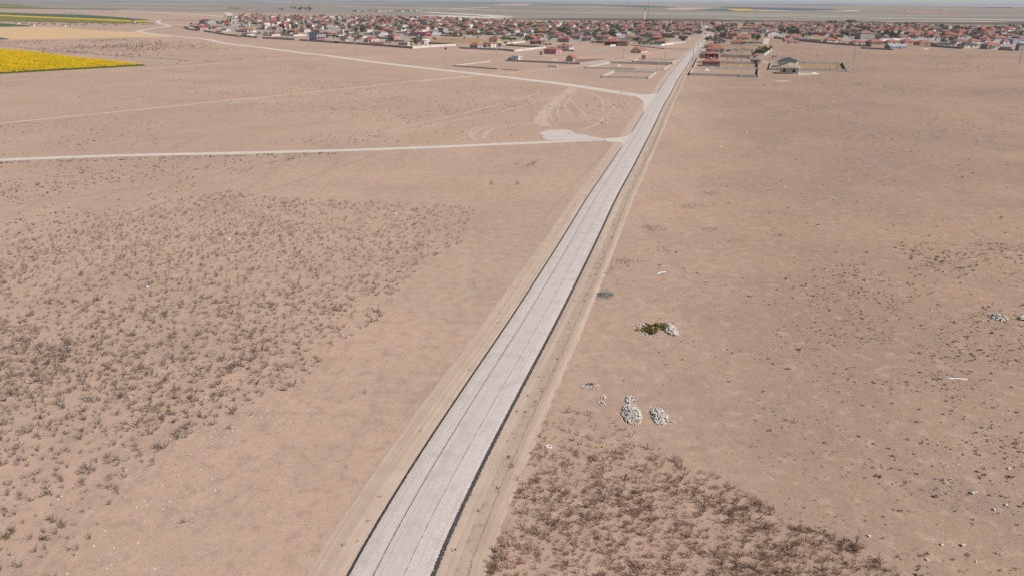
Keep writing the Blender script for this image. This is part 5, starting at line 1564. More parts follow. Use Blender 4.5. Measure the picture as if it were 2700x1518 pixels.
# the small orchard by the pale wall
for i, (px, py) in enumerate([(1986, 147), (1992, 144), (1998, 146.5), (2003, 143), (2008, 146.5), (2013, 142), (2018, 143.5), (2021, 139), (2026, 138.5), (2029, 135), (2016, 137.5), (2006, 139), (1997, 140), (2031, 131.5)]):
    X, Y = G(px, py)
    tree(X, Y, ('green', 'yellow', 'dark', 'green')[i % 4], .95, label='leafy orchard tree crowded inside the pale-walled orchard corner', group='orchard trees')
for px, py in [(1934, 134), (1939, 134), (1947, 133.6), (1952, 134), (1955, 134.3), (1961, 134), (1967, 134.4), (1973, 134.6)]:
    tree(*G(px, py), 'sap', random.uniform(.9, 1.5), label='young tree in the row behind the long grey yard wall', group='young trees behind the yard wall')
for px, py in [(1943, 141.5), (1953, 142), (1959, 141.8), (1918, 160), (1935, 160), (1955, 160.5), (1840, 155), (1902, 139)]:
    tree(*G(px, py), 'sap', random.uniform(.6, 1.0), look='small sapling')
for px, py in [(2195, 170.5), (2207, 172), (2209, 177), (2211, 182), (2222, 182), (2227, 186), (2204, 184), (2189, 183.5), (2178, 184), (2146, 172), (2121, 169.5), (2153, 183)]:
    tree(*G(px, py), 'sap', random.uniform(.45, .8), label='spindly sapling in the dry yard right of the unfinished house', group='saplings in the dry yard')
for i in range(14):
    tree(*G(727 + i * 4.1, 101.2 + i * .25), 'sap', random.uniform(.7, 1.0), label='sapling in the even row behind the dark boundary wall', group='wall-side saplings')
for i in range(16):
    tree(*G(622 + i * 4.2, 63.5 - i * .18 + random.uniform(-1, 1)), 'sap', random.uniform(1.2, 1.7), label='dark sapling in the garden rows right of the bright red shed', group='garden row saplings')
for i in range(18):
    tree(*G(430 + i * 5.6, 54.5 + i * .1 + random.uniform(-.5, .5)), 'bush', random.uniform(.9, 1.3), label='dark bush in the hedge row near the dirt road bend', group='hedge row bushes')
for i in range(12):
    tree(*G(456 + i * 3.2, 70 + i * .65), 'bush', random.uniform(.6, 1.0), label='bush along the wall start at the dirt road junction', group='junction bushes')
for px, py in [(99, 66), (105, 64), (117, 68), (120, 66), (139, 66), (146, 67), (175, 67), (182, 67.5), (185, 64), (193, 64), (202, 67), (215, 68), (221, 68), (229, 67), (243, 65), (262, 64), (275, 69), (280, 67), (297, 65),
               (303, 67), (307, 69), (318, 66), (330, 66), (345, 64), (352, 67), (361, 64), (377, 67), (386, 66.5), (394, 66), (402, 66.5), (60, 65), (68, 64)]:
    tree(*G(px, py), 'bush', random.uniform(1.1, 1.9), label='dark rounded bush dotted along the far edge of the stubble field', group='bushes beyond the stubble field')
for i in range(16):
    tree(*G(random.uniform(735, 820), random.uniform(24.5, 31)), 'dark', random.uniform(1.8, 3.0), label='dark tree in the grove on the plain beyond the village', group='grove beyond the village')
for px, py in [(614, 26), (622, 26.5), (628, 26), (605, 27)]:
    tree(*G(px, py), 'dark', 2.0, label='dark tree in the small clump on the far tan plain', group='clump on the far plain')
# the countless small garden trees between the inner houses, one mass
used = list(HOUSES)
fillt = []
for X, Y, p in [(hx, hy, 0) for hx, hy, hr in HOUSES[:170] if hy > 820] * 2 + taken * 3:
    if len(fillt) >= 1500:
        break
    a = random.uniform(0, 6.28)
    r_ = random.uniform(12, 19)
    tx, ty = X + math.cos(a) * r_, Y + math.sin(a) * r_
    if any((tx - hx) ** 2 + (ty - hy) ** 2 < (hr - 1.2) ** 2 for hx, hy, hr in used) or np.min((road_pts[:, 0] - tx) ** 2 + (road_pts[:, 1] - ty) ** 2) < 100:
        continue
    fillt.append((tx, ty))
fv, ff, fm = [], [], []
FK = [crown_mesh('garden_crown', M[k_], 1.9, 1.7, 2.5, 110, 60 + i_) for i_, k_ in enumerate(('leafd', 'leafg', 'leafm', 'leafd'))]
FP = []
for me in FK:
    co_ = np.zeros(len(me.vertices) * 3, np.float32)
    me.vertices.foreach_get('co', co_)
    FP.append(co_.reshape(-1, 3))
    bpy.data.meshes.remove(me)
for tx, ty in fillt:
    k_ = random.randrange(4)
    s = random.uniform(.9, 1.8)
    c, sn = math.cos(s * 40), math.sin(s * 40)
    V_ = FP[k_] * s
    fv.append(np.stack([tx + V_[:, 0] * c - V_[:, 1] * sn, ty + V_[:, 0] * sn + V_[:, 1] * c, V_[:, 2]], 1))
    fm += [k_] * (len(V_) // 4)
fv = np.vstack(fv)
tag(link('garden_trees', mesh_np('garden_trees', fv, np.arange(len(fv)).reshape(-1, 4), [M['leafd'], M['leafg'], M['leafm'], M['leafd']], fm)),
    'scattered small dark garden trees filling the gaps between the inner houses', 'trees', None, 'stuff')
# the bare dark tree by the cream annex
X, Y = G(1097.5, 120.5)
o = tag(empty('bare_tree', (X, Y, 0)), 'large dark half-bare tree right of the cream flat-roofed annex', 'tree')
mb = MB().tube([(0, 0, 0), (.1, 0, 2), (.2, .1, 4)], [.32, .25, .15], 8)
for q in range(26):
    a, z = random.uniform(0, 6.28), random.uniform(1.4, 4)
    L = random.uniform(2.0, 3.6)
    mb.tube([(.1, 0, z), (math.cos(a) * L * .5, math.sin(a) * L * .5, z + L * .45), (math.cos(a) * L, math.sin(a) * L, z + L * .75)], [.11, .07, .02], 5)
mb.build('trunk', M['bark'], o)
link('crown', crown_mesh('crown', M['leafg'], 3.0, 2.2, 4.4, 150, 77), o)


def hedge(pxs, h, w, mat, label):
    """clipped-at-nothing row of shrubs as one thing"""
    C = spline(pts_world(pxs), 1.2)
    rg = np.random.default_rng(len(label))
    Vv = []
    for c in C:
        for k_ in range(34):
            d = rg.normal(0, .42, 3) * (w, w, h)
            b = np.array([c[0] + d[0], c[1] + d[1], abs(h * .55 + d[2] * .8)])
            u, v = rg.normal(0, .28, 3), rg.normal(0, .28, 3)
            Vv += [b - u, b + v, b + u, b - v]
    o = link('hedge', mesh_np('hedge', np.array(Vv), np.arange(len(Vv)).reshape(-1, 4), [mat]))
    return tag(o, label, 'hedge')


hedge([(1688, 119.5), (1720, 119.6), (1752, 119)], 3.2, 2.2, M['leafm'], 'long bright green hedge behind the grey wall left of the road')
hedge([(1322, 106.5), (1342, 106.8), (1361, 106.3)], 3.0, 2.0, M['leafm'], 'green hedge row right of the pale yellow house')
hedge([(1232, 94), (1252, 94.4), (1272, 93.5)], 3.4, 2.4, M['leafy'], 'yellow-green hedge below the orange-walled strip of houses')
hedge([(1392, 89), (1430, 89.4), (1463, 88.2)], 2.8, 2.0, M['leafd'], 'dark hedge under the brightest orange roof')
hedge([(1282, 93.5), (1302, 94)], 2.6, 1.8, M['leafm'], 'short green hedge below the maroon house in the middle')
hedge([(1560, 114.5), (1592, 115)], 2.4, 1.8, M['leafy'], 'yellow-green hedge left of the dark maroon house')
hedge([(690, 65.5), (722, 66.5)], 2.4, 1.6, M['leafd'], 'dark hedge left of the tall red and white house')
hedge([(660, 64.5), (690, 65)], 2.6, 1.6, M['leafm'], 'green hedge in the gardens behind the pale green hall')
hedge([(855, 64.5), (883, 65.3)], 2.0, 1.4, M['leafd'], 'thin dark hedge behind the long low red roof')
hedge([(2198, 99), (2222, 100.5)], 3, 2.2, M['leafy'], 'yellow-green hedge left of the two-storey grey-green block')

# green-roofed gazebo
X, Y = G(1154.5, 74)
gz = tag(empty('gazebo', (X, Y, 0)), 'gazebo with a bright green pointed roof among trees', 'gazebo')
MB().hip(6, 6, 2.8, 3.6, .6).build('roof', M['net'], gz)
for sx in (-1, 1):
    for sy in (-1, 1):
        MB().box(sx * 2.7 - .12, sx * 2.7 + .12, sy * 2.7 - .12, sy * 2.7 + .12, 0, 2.8).build('post', M['wood'], gz)
LM.append((1154.5, 70, 'the green-roofed gazebo'))
X, Y = G(750, 57.5)
gz = tag(empty('canopy', (X, Y, 0)), 'bright green shade canopy among the left village houses', 'canopy')
MB().hip(9, 5, 2.4, 1.2, .3).build('roof', M['net'], gz)
for sx in (-1, 1):
    for sy in (-1, 1):
        MB().box(sx * 4.2 - .1, sx * 4.2 + .1, sy * 2.2 - .1, sy * 2.2 + .1, 0, 2.4).build('post', M['steel'], gz)

# far farmsteads out on the plain
FARM = [(2392, 29.5, 26, 'w'), (2412, 26, 16, 'w'), (2426, 25.8, 14, 'g'), (2439, 25.4, 20, 'w'), (2487, 29.2, 30, 'o'), (2497, 28.8, 12, 'w'), (2529, 29.4, 18, 'w'), (2543, 29.3, 10, 'g'), (2555, 29.2, 10, 'g'), (2243, 12, 40, 'w'),
        (2160, 21.6, 26, 'g'), (2172, 20.8, 24, 'w'), (2185, 22, 26, 'g'), (1810, 18.8, 34, 'w'), (1969, 25.4, 14, 'w'), (1900, 19.4, 16, 'w'), (2009, 17.5, 24, 'w'), (1166, 13.4, 22, 'g'), (1840, 39.8, 9, 'g'), (655, 27.3, 14, 'm'),
        (668, 27, 12, 'm'), (173, 36.2, 10, 'g'), (190, 35.8, 9, 'g'), (197, 36, 8, 'g'), (219.5, 36.6, 9, 'g'), (46, 65, 7, 'w'), (86, 70.5, 6, 'w'), (168, 72, 7, 'w'), (352, 61.5, 9, 'w')]
for px, py, w, cl in FARM:
    X, Y = G(px, py)
    rm = {'w': 'q', 'g': 'z', 'o': 'o', 'm': 'r'}[cl]
    o = house(X, Y, 5, w, w * .5, max(3, w * .2), 'g', rm, 'w' if cl != 'g' else 'g', 2.2, 0, name='farm_building', door=False)
    o['category'] = 'farm building'
    PEND.append((o, {'w': 'white', 'g': 'grey', 'o': 'orange-roofed', 'm': 'dark red'}[cl] + ' farm building', px, py, None, 'farm buildings on the plain'))
LM += [(2420, 27, 'the reddish field'), (2243, 12, 'the far horizon barn'), (2175, 21, 'the blue-green field'), (180, 36, 'the dark green crop'), (660, 27, 'the far clump of trees'), (1810, 19, 'the tan field beyond the mast'), (90, 70, 'the stubble field')]
for i in range(34):
    px = random.uniform(932, 1108)
    X, Y = G(px, 30.5 - abs(px - 1020) * .006 + random.uniform(-1.3, 1.2))
    if i < 30:
        w = random.uniform(14, 30)
        o = house(X, Y, random.uniform(-10, 40), w, 11, 3.6, random.choice('hhgf'), random.choice(('r', 'q', 'r', 'z')) if True else '', random.choice('wwgc'), 2.4, 0, name='house', door=False)
        tag(o, 'small house in the outlying hamlet beyond the left village', 'house', 'houses of the outlying hamlet')
mb = MB()
for i in range(90):
    X, Y = G(random.triangular(1330, 1735, 1520), random.uniform(4.8, 6.2))
    w, h = random.uniform(25, 80), random.uniform(8, 26)
    mb.box(X - w / 2, X + w / 2, Y, Y + w * .6, 0, h, random.choice((0, 0, 1, 2)))
tag(mb.build('distant_town', [M['w_w'], M['w_g'], M['q']]), 'pale specks of a distant town under the horizon', 'town', None, 'stuff')

# ------------------------------------------------------------------ dry weeds
def weed_proto(seed, nst, spread, hgt, wid, branch, heads):
    rg = np.random.default_rng(seed)
    Vv = []

    def blade(a, b, w0, w1):
        d = b - a
        for q in (0, 1):
            s = np.cross(d, (0, 0, 1) if q == 0 else (.3, .8, .1))
            nrm = np.linalg.norm(s)
            s = s / nrm if nrm > 1e-6 else np.array([1, 0, 0])
            Vv.extend([a - s * w0, a + s * w0, b + s * w1, b - s * w1])
            if w0 < wid * .6:
                break
    for i in range(nst):
        az = rg.uniform(0, 6.28)
        lean = rg.uniform(.12, 1.0) * spread
        L = hgt * rg.uniform(.6, 1.1)
        base = np.array([math.cos(az) * .05, math.sin(az) * .05, -.02])
        d = np.array([math.cos(az) * math.sin(lean), math.sin(az) * math.sin(lean), math.cos(lean)])
        tip = base + d * L
        blade(base, tip, wid, wid * .4)
        for k_ in range(branch):
            t_ = rg.uniform(.3, .98)
            a = base + d * L * t_
            dd = d + rg.normal(0, .62, 3)
            dd[2] = abs(dd[2]) * .8 + .1
            dd /= np.linalg.norm(dd)
            b = a + dd * L * rg.uniform(.18, .40)
            blade(a, b, wid * .55, wid * .35)
            if heads:
                h = rg.uniform(.018, .034)
                Vv.extend([b + (-h, 0, -h), b + (h, 0, -h), b + (h, 0, h), b + (-h, 0, h)])
    V = np.array(Vv)
    V[:, 2] = np.maximum(V[:, 2], -.02)
    return V


THI = [weed_proto(s, 6 + s % 4, 1.0, .68, .020, 3, True) for s in range(7)]
RUS = [weed_proto(40 + s, 5 + s % 3, .75, .68, .016, 4, True) for s in range(6)]
TUF = []
for s in range(5):
    rg = np.random.default_rng(90 + s)
    Vv = []
    for i in range(9):
        a = rg.uniform(0, 6.28)
        d = np.array([math.cos(a), math.sin(a), 0])
        sd = np.array([-d[1], d[0], 0])
        L, h = rg.uniform(.10, .21), rg.uniform(.05, .14)
        b = d * .03
        Vv += [b - sd * .05, b + sd * .05, b + d * L + sd * .03 + (0, 0, h), b + d * L - sd * .03 + (0, 0, h)]
    TUF.append(np.array(Vv))


def scatter(name, protos, P, size, mat, label, cat):
    """many small plants as one mass"""
    P = np.asarray(P)
    n = len(P)
    which = RNG.integers(0, len(protos), n)
    out = []
    for k_, V in enumerate(protos):
        idx = np.where(which == k_)[0]
        if not len(idx):
            continue
        a = RNG.uniform(0, 6.283, len(idx))
        s = size[idx]
        c, sn = np.cos(a) * s, np.sin(a) * s
        x = P[idx, 0, None] + V[None, :, 0] * c[:, None] - V[None, :, 1] * sn[:, None]
        y = P[idx, 1, None] + V[None, :, 0] * sn[:, None] + V[None, :, 1] * c[:, None]
        z = V[None, :, 2] * s[:, None] * np.ones_like(x)
        out.append(np.stack([x, y, z], -1).reshape(-1, 3))
    V = np.vstack(out)
    o = link(name, mesh_np(name, V, np.arange(len(V)).reshape(-1, 4), [mat]))
    return tag(o, label, cat, None, 'stuff')


def fbm(x, y, sc, seed):
    """cheap smooth value noise for patchiness"""
    r = np.random.default_rng(seed)
    g = r.random((64, 64))
    out = np.zeros_like(x)
    amp = 1
    for o_ in range(3):
        u, v = x * sc, y * sc
        iu, iv = np.floor(u).astype(int), np.floor(v).astype(int)
        fu, fv = u - iu, v - iv
        fu, fv = fu * fu * (3 - 2 * fu), fv * fv * (3 - 2 * fv)
        q = (g[iu % 64, iv % 64] * (1 - fu) + g[(iu + 1) % 64, iv % 64] * fu) * (1 - fv) + (g[iu % 64, (iv + 1) % 64] * (1 - fu) + g[(iu + 1) % 64, (iv + 1) % 64] * fu) * fv
        out += (q - .5) * amp
        amp *= .55
        sc *= 2.1
    return out


def sample(poly, n):
    W_ = np.array(pts_world(poly))
    lo, hi = W_.min(0), W_.max(0)
    P = RNG.uniform(lo, hi, (n, 2))
    q = [tuple(w) for w in W_]
    m = np.array([inside(a, b, q) for a, b in P])
    return P[m]


PLEFT = [(-80, 700), (0, 655), (170, 600), (330, 555), (600, 500), (720, 520), (1000, 535), (1250, 545), (1262, 600), (1210, 650), (1120, 700), (1065, 750), (1010, 840), (900, 900), (800, 1010), (640, 1080), (470, 1170), (345, 1290),
         (270, 1380), (140, 1540), (-80, 1540)]
P = sample(PLEFT, 44000)
f = fbm(P[:, 0], P[:, 1], .055, 3) + .7 * fbm(P[:, 0], P[:, 1], .22, 4)
keep = RNG.random(len(P)) < np.clip(.44 + f * .36, .08, 1) * np.clip((P[:, 1] - 40) / 48, .55, 1) * np.clip(1.15 - (P[:, 0] + 62) / 62, .30, 1) * np.clip((225 - P[:, 1]) / 70, .25, 1)
P = P[keep]
d = np.hypot(P[:, 0], P[:, 1])
P = P[np.argsort(d)]
size = RNG.gamma(6, .105, len(P)) * np.clip(1.45 - (P[:, 1] - 50) / 130, .8, 1.3) * (1.0 + .0 * np.clip((P[:, 1] - 90) / 60, 0, 1))
print('left weeds', len(P))
meshes = [mesh_np('dry_thistle', V, np.arange(len(V)).reshape(-1, 4), [M['thistle']]) for V in THI]
big = np.argsort(-(size / np.hypot(P[:, 0], P[:, 1])))[:300]
for i in big:
    o = link('dry_thistle', meshes[RNG.integers(len(meshes))], None, (P[i, 0], P[i, 1], 0), RNG.uniform(0, 6.28))
    s = float(size[i])
    o.scale = (s, s, s * RNG.uniform(.85, 1.15))
    tag(o, 'larger grey dry thistle in the near part of the patch left of the road', 'weed', 'larger dry thistles left of the road')
rest = np.setdiff1d(np.arange(len(P)), big)
scatter('dry_thistle_mass', THI, P[rest], size[rest], M['thistle'], 'thin mass of dry grey thistles covering the sandy field left of the road', 'weeds')

PRIGHT = [(1440, 1112), (1500, 1082), (1600, 1092), (1700, 1160), (1800, 1215), (1900, 1262), (2010, 1320), (2120, 1385), (2250, 1430), (2390, 1530), (2400, 1560), (1255, 1560), (1290, 1470), (1335, 1400), (1355, 1310), (1385, 1240), (1400, 1190)]
P = sample(PRIGHT, 12000)
f = fbm(P[:, 0], P[:, 1], .20, 8) + .8 * fbm(P[:, 0], P[:, 1], .6, 9)
keep = RNG.random(len(P)) < np.clip(.60 + f * .45, .10, 1) * np.clip((74 - P[:, 1]) / 13, .16, 1)
P = P[keep]
size = RNG.gamma(6, .095, len(P))
print('right weeds', len(P))
meshes = [mesh_np('rusty_weed', V, np.arange(len(V)).reshape(-1, 4), [M['rusty']]) for V in RUS]
big = np.argsort(-(size / np.hypot(P[:, 0], P[:, 1])))[:300]
for i in big:
    o = link('rusty_weed', meshes[RNG.integers(len(meshes))], None, (P[i, 0], P[i, 1], 0), RNG.uniform(0, 6.28))
    s = float(size[i])
    o.scale = (s, s, s * RNG.uniform(.85, 1.2))
    tag(o, 'larger rusty-brown weed in the dense patch right of the road', 'weed', 'larger rusty weeds right of the road')
rest = np.setdiff1d(np.arange(len(P)), big)
scatter('rusty_weed_mass', RUS, P[rest], size[rest], M['rusty'], 'dense mass of rusty-brown dry weeds right of the road', 'weeds')

# stray thistles that stand apart
for px, py, lb in ((965, 1035, 'lone thistle on the bare soil left of the road'), (1362, 487, 'thistle alone in mid field, nearest to the road'), (1404, 436, 'first of a few thistles in a short row below the dirt road'),
                   (1412, 430, 'second of a few thistles in a short row below the dirt road'), (1393, 440, 'third of a few thistles in a short row below the dirt road'), (1361, 436, 'thistle left of the short row below the dirt road'),
                   (1295, 487, 'small thistle between mid field and the weed patch'), (490, 1375, 'thistle standing alone near the lower weed edge'), (608, 1130, 'thistle beside a white scrap on the sand'),
                   (2095, 1115, 'forked dry stem alone on the right field'), (1368, 1265, 'greenish weed at the right verge below the white ring'), (1350, 1230, 'weed at the right verge above the dense patch'),
                   (1600, 722, 'dry sprig by the bare mound right of the road'), (660, 1095, 'tall pair-stemmed thistle at the lower edge of the weeds')):
    X, Y = G(px, py)
    o = link('dry_thistle', mesh_np('dry_thistle', THI[len(lb) % 7], np.arange(len(THI[len(lb) % 7])).reshape(-1, 4), [M['thistle']]), None, (X, Y, 0), random.uniform(0, 6))
    s = 1.0 if py > 600 else 1.9
    o.scale = (s, s, s)
    tag(o, lb, 'weed')
# yellow-green mustard clumps in the left patch
for px, py, lb in ((447, 1083, 'yellow-green clump highest of three at the weed patch edge'), (431, 1103, 'yellow-green clump lowest left of three at the weed edge'), (455, 1115, 'yellow-green clump lowest right of three at the weed edge'),
                   (115, 1421, 'yellow-green clump near the lower left corner'), (14, 1421, 'yellow-green clump at the left edge of the photo'), (658, 970, 'yellowish clump among thistles in the middle of the weed patch'), (1022, 757, 'ochre clump at the right end of the weed patch')):
    X, Y = G(px, py)
    tag(link('mustard_clump', crown_mesh('mustard_clump', M['mustard'], .34, .26, .22, 90, len(lb)), None, (X, Y, 0)), lb, 'weed clump')

# withered cushions and tufts over the stony field, and greener ones by the dirt road
PT = [(1500, 1010), (1560, 800), (1620, 640), (1680, 480), (1760, 330), (1840, 240), (2100, 215), (2500, 190), (2760, 180), (2760, 1560), (2420, 1560), (2060, 1330), (1760, 1180), (1560, 1075)]
PN = [(1500, 1010), (1560, 800), (1620, 640), (2760, 640), (2760, 1560), (2420, 1560), (2060, 1330), (1760, 1180), (1560, 1075)]
P = np.vstack([sample(PN, 70000), sample(PT, 190000)])
f = fbm(P[:, 0], P[:, 1], .035, 21) + .7 * fbm(P[:, 0], P[:, 1], .14, 22) + .4 * fbm(P[:, 0], P[:, 1], .5, 23)
far = np.hypot(P[:, 0], P[:, 1])
off = P[:, 0] * .972 - P[:, 1] * .236
keep = (RNG.random(len(P)) < np.clip(f * .8 + .06, .012, .42) * np.clip((off - 6) / 26, .1, 1)) & (far < 520)
P = P[keep]
if len(P) > 70000:
    P = P[:70000]
print('tufts', len(P))
size = RNG.gamma(2.6, .19, len(P)) * (1 + .35 * np.clip((np.hypot(P[:, 0], P[:, 1]) - 120) / 200, 0, 1.5))
scatter('withered_tufts', TUF, P, np.clip(size, .3, 1.9), M['tuft'], 'sparse dark withered tufts dotting the brown field right of the road', 'grass tufts')
PG = [(-60, 445), (0, 432), (300, 420), (700, 405), (860, 400), (700, 440), (560, 485), (330, 555), (0, 640), (-60, 660)]
P = sample(PG, 4200)
P = P[RNG.random(len(P)) < np.clip(.28 + fbm(P[:, 0], P[:, 1], .05, 31) * 1.2, .05, .8)]
size = RNG.uniform(.8, 2.0, len(P))
extra = np.array([G(random.uniform(0, 820), 0) for _ in range(1)])
along = []
for t_ in range(150):
    x = random.uniform(0, 900)
    along.append(G(x, 428 - x * .029 + random.uniform(-1.5, 5)))
P = np.vstack([P, along])
size = np.r_[size, RNG.uniform(1.0, 2.4, len(along))]
scatter('green_tufts', TUF, P, size, M['greentuft'], 'dull green tufts scattered along the lower side of the pale dirt road', 'grass tufts')
LF = [(0, 215), (420, 190), (900, 165), (1450, 240), (1680, 275), (1560, 360), (900, 385), (0, 412)]
P = sample(LF, 30000)
P = P[RNG.random(len(P)) < np.clip(fbm(P[:, 0], P[:, 1], .02, 41) * .8 + .06, .01, .5)]
scatter('field_tufts', TUF, P, RNG.uniform(.7, 2.2, len(P)), M['tuft'], 'faint dark tufts on the wide tan field beyond the pale dirt road', 'grass tufts')
FF = [(0, 108), (330, 104), (520, 112), (800, 146), (560, 165), (400, 172), (300, 155), (0, 128)]
P = sample(FF, 16000)
P = P[RNG.random(len(P)) < np.clip(fbm(P[:, 0], P[:, 1], .012, 51) * .9 + .10, .01, .6)]
scatter('steppe_shrubs', TUF, P, RNG.uniform(2.5, 5.0, len(P)), M['tuft'], 'dark low shrubs speckling the ground behind the sunflower field', 'shrubs')
VF = [(1740, 215), (1990, 212), (2240, 196), (2700, 175), (2700, 138), (2200, 122), (2060, 112), (2040, 140), (2000, 160), (2000, 190)]
P = sample(VF, 14000)
P = P[RNG.random(len(P)) < np.clip(fbm(P[:, 0], P[:, 1], .02, 61) * .9 + .05, .01, .5)]
scatter('field_tufts', TUF, P, RNG.uniform(1.2, 3.2, len(P)), M['tuft'], 'dark tufts on the open brown ground below the right half of the village', 'grass tufts')
# gritty grass along both verges
vg = []
for c_, n_ in zip(RC[::1], normals2(RC)[::1]):
    if c_[1] > 320:
        break
    for k_ in range(4):
        o_ = random.choice((random.uniform(4.7, 6.3), random.uniform(-6.2, -4.2), random.uniform(4.9, 6.0)))
        if random.random() < .62:
            vg.append((c_[0] + n_[0] * o_ + random.gauss(0, .6), c_[1] + n_[1] * o_ + random.gauss(0, .6)))
scatter('verge_grass', TUF, np.array(vg), RNG.uniform(.5, 1.3, len(vg)), M['greentuft'], 'thin grey-green grass growing in lines along both road verges', 'grass')
# loose grit thrown off the road edge and clods on the sand
ST = np.array([(-1, -1, 0), (1, -1, 0), (.8, .9, .9), (-.9, .8, .8), (-1, -1, 0), (-.9, .8, .8), (-.6, 1.1, 0), (-.8, 0, 0), (1, -1, 0), (1.1, .6, 0), (.8, .9, .9), (.9, 0, .5)]) * .045
cl = sample([(250, 1080), (620, 1090), (800, 1015), (900, 1040), (620, 1260), (400, 1518), (150, 1518), (300, 1320)], 1700)
cl = cl[RNG.random(len(cl)) < np.clip(.45 + fbm(cl[:, 0], cl[:, 1], .3, 71) * 1.6, 0, 1)]
scatter('clods', [ST], cl, RNG.uniform(.6, 2.2, len(cl)), M['sand'], 'pale clods lying on the sand below the thistle patch', 'clods')

# ------------------------------------------------------------------ stones and heaps
def rock_into(Vv, Ff, c, r, rg):
    """one angular stone"""
    d = np.array([(1, 0, 0), (-1, 0, 0), (0, 1, 0), (0, -1, 0), (0, 0, 1), (0, 0, -1), (.6, .6, .55), (-.6, .6, .5), (-.6, -.6, .55), (.6, -.6, .5)], float)
    d *= rg.uniform(.65, 1.15, (10, 1)) * r * (1, rg.uniform(.6, 1), rg.uniform(.55, .9))
    a = rg.uniform(0, 6.28)
    R2 = np.array([[math.cos(a), -math.sin(a)], [math.sin(a), math.cos(a)]])
    d[:, :2] = d[:, :2] @ R2.T
    o_ = len(Vv)
    Vv += [tuple(c + q) for q in d]
    for f_ in ((4, 6, 7), (4, 7, 8), (4, 8, 9), (4, 9, 6), (0, 2, 6), (2, 7, 6), (2, 1, 7), (1, 8, 7), (1, 3, 8), (3, 9, 8), (3, 0, 9), (0, 6, 9), (5, 2, 0), (5, 1, 2), (5, 3, 1), (5, 0, 3)):
        Ff.append(tuple(i + o_ for i in f_))


def heap(px, py, wpx, hpx, n, rr, hgt, label, seed, name='stone_heap', mat='stone', spread=.12, kind=None):
    rg = np.random.default_rng(seed)
    X, Y = G(px, py)
    X1, Y1 = G(px + wpx / 2, py)
    X2, Y2 = G(px, py + hpx / 2)
    a, b = math.hypot(X1 - X, Y1 - Y), math.hypot(X2 - X, Y2 - Y)
    Vv, Ff = [], []
    for i in range(n):
        t_ = rg.uniform(0, 6.28)
        q = math.sqrt(rg.random()) * (1 if rg.random() > spread else rg.uniform(1, 1.35))
        r = rg.uniform(.55, 1.25) * rr * (1 if q < 1 else .6)
        z = hgt * max(0, 1 - q ** 1.7) * rg.uniform(.6, 1.1) + r * .35
        rock_into(Vv, Ff, np.array([math.cos(t_) * q * a, math.sin(t_) * q * b, z]), r, rg)
    mb = MB()
    mb.v, mb.f, mb.mi = Vv, Ff, [0] * len(Ff)
    o = mb.build(name, M[mat], None, (X, Y, 0))
    return tag(o, label, name.replace('_', ' '), None, kind)


heap(1665, 1092, 50, 56, 430, .145, .5, 'larger heap of pale stones left of its twin above the rusty weeds', 1)
heap(1663, 1056, 24, 24, 40, .17, .25, 'small spill of pale stones just above the larger stone heap', 2)
heap(1738, 1097, 42, 48, 290, .15, .42, 'smaller heap of pale stones right of the larger one', 3)
heap(1769, 870, 34, 32, 190, .20, .45, 'heap of pale stones touching the yellow-green bushes', 4)
heap(1693, 868, 26, 34, 70, .13, .1, 'thin scatter of white stones left of the yellow-green bushes', 5, 'stone_scatter')
heap(1718, 882, 62, 20, 60, .11, .08, 'flat grey grit around the yellow-green bushes', 6, 'stone_scatter')
hp = heap(1556, 1019, 54, 18, 360, .08, .2, 'flat heap of white rubble topped with red brick bits', 7, 'rubble_heap')
rg_ = np.random.default_rng(9)
Vv, Ff = [], []
for i in range(26):
    rock_into(Vv, Ff, np.array([rg_.normal(.22, .28), rg_.normal(.15, .2), .36]), .10, rg_)
mb = MB()
mb.v, mb.f, mb.mi = Vv, Ff, [0] * len(Ff)
mb.build('brick_bits', M['redbrick'], hp)
heap(1590, 1046, 18, 10, 14, .16, .05, 'loose pale stones, upper of two little groups below the rubble', 10, 'stone_scatter')
heap(1586, 1063, 22, 14, 22, .17, .05, 'loose pale stones, lower of two little groups below the rubble', 11, 'stone_scatter')
heap(2630, 837, 44, 16, 120, .19, .42, 'heap of pale stones alone on the right field near the edge', 12)
heap(2697, 842, 22, 8, 24, .26, .4, 'stone heap cut by the right edge of the photo', 13)
heap(622, 272, 24, 7, 45, .30, .1, 'white rubble scattered beside the thin tan track', 14, 'rubble_heap')
heap(246, 609, 14, 7, 14, .16, .1, 'white scrap pile among thistles at the upper left', 15, 'rubble_heap')
for i, (px, py, r, lb) in enumerate(((2562, 1300, .30, 'double white stone on the lower right field'), (2290, 1413, .20, 'long grey stone nearest the rusty weeds'), (2483, 1436, .22, 'pale stone left of the big grey one at lower right'), (2538, 1438, .28, 'big grey-shaded stone at lower right'),
                                     (2660, 1235, .2, 'white stone near the right edge above the others'), (2445, 1476, .2, 'white stone nearest the bottom right'), (2652, 1332, .24, 'flat pale stone, upper of two near the right edge'), (2620, 1343, .22, 'flat pale stone, lower of two near the right edge'),
                                     (2573, 1480, .14, 'small white stone at the bottom right corner'), (2675, 1275, .16, 'small pale stone close to the right edge'), (1774, 1112, .2, 'single white stone right of the smaller stone heap'), (1862, 1210, .1, 'tiny white stone at the tip of the rusty weeds'),
                                     (1520, 1085, .1, 'tiny stone beside the rusty weed tip'), (1660, 1002, .1, 'white pebble above the larger stone heap'))):
    X, Y = G(px, py)
    Vv, Ff = [], []
    rg_ = np.random.default_rng(i)
    rock_into(Vv, Ff, np.array([0, 0, r * .35]), r, rg_)
    if 'double' in lb:
        rock_into(Vv, Ff, np.array([.42, .1, .1]), r * .8, rg_)
    mb = MB()
    mb.v, mb.f, mb.mi = Vv, Ff, [0] * len(Ff)
    tag(mb.build('stone', M['stone'], None, (X, Y, 0)), lb, 'stone')


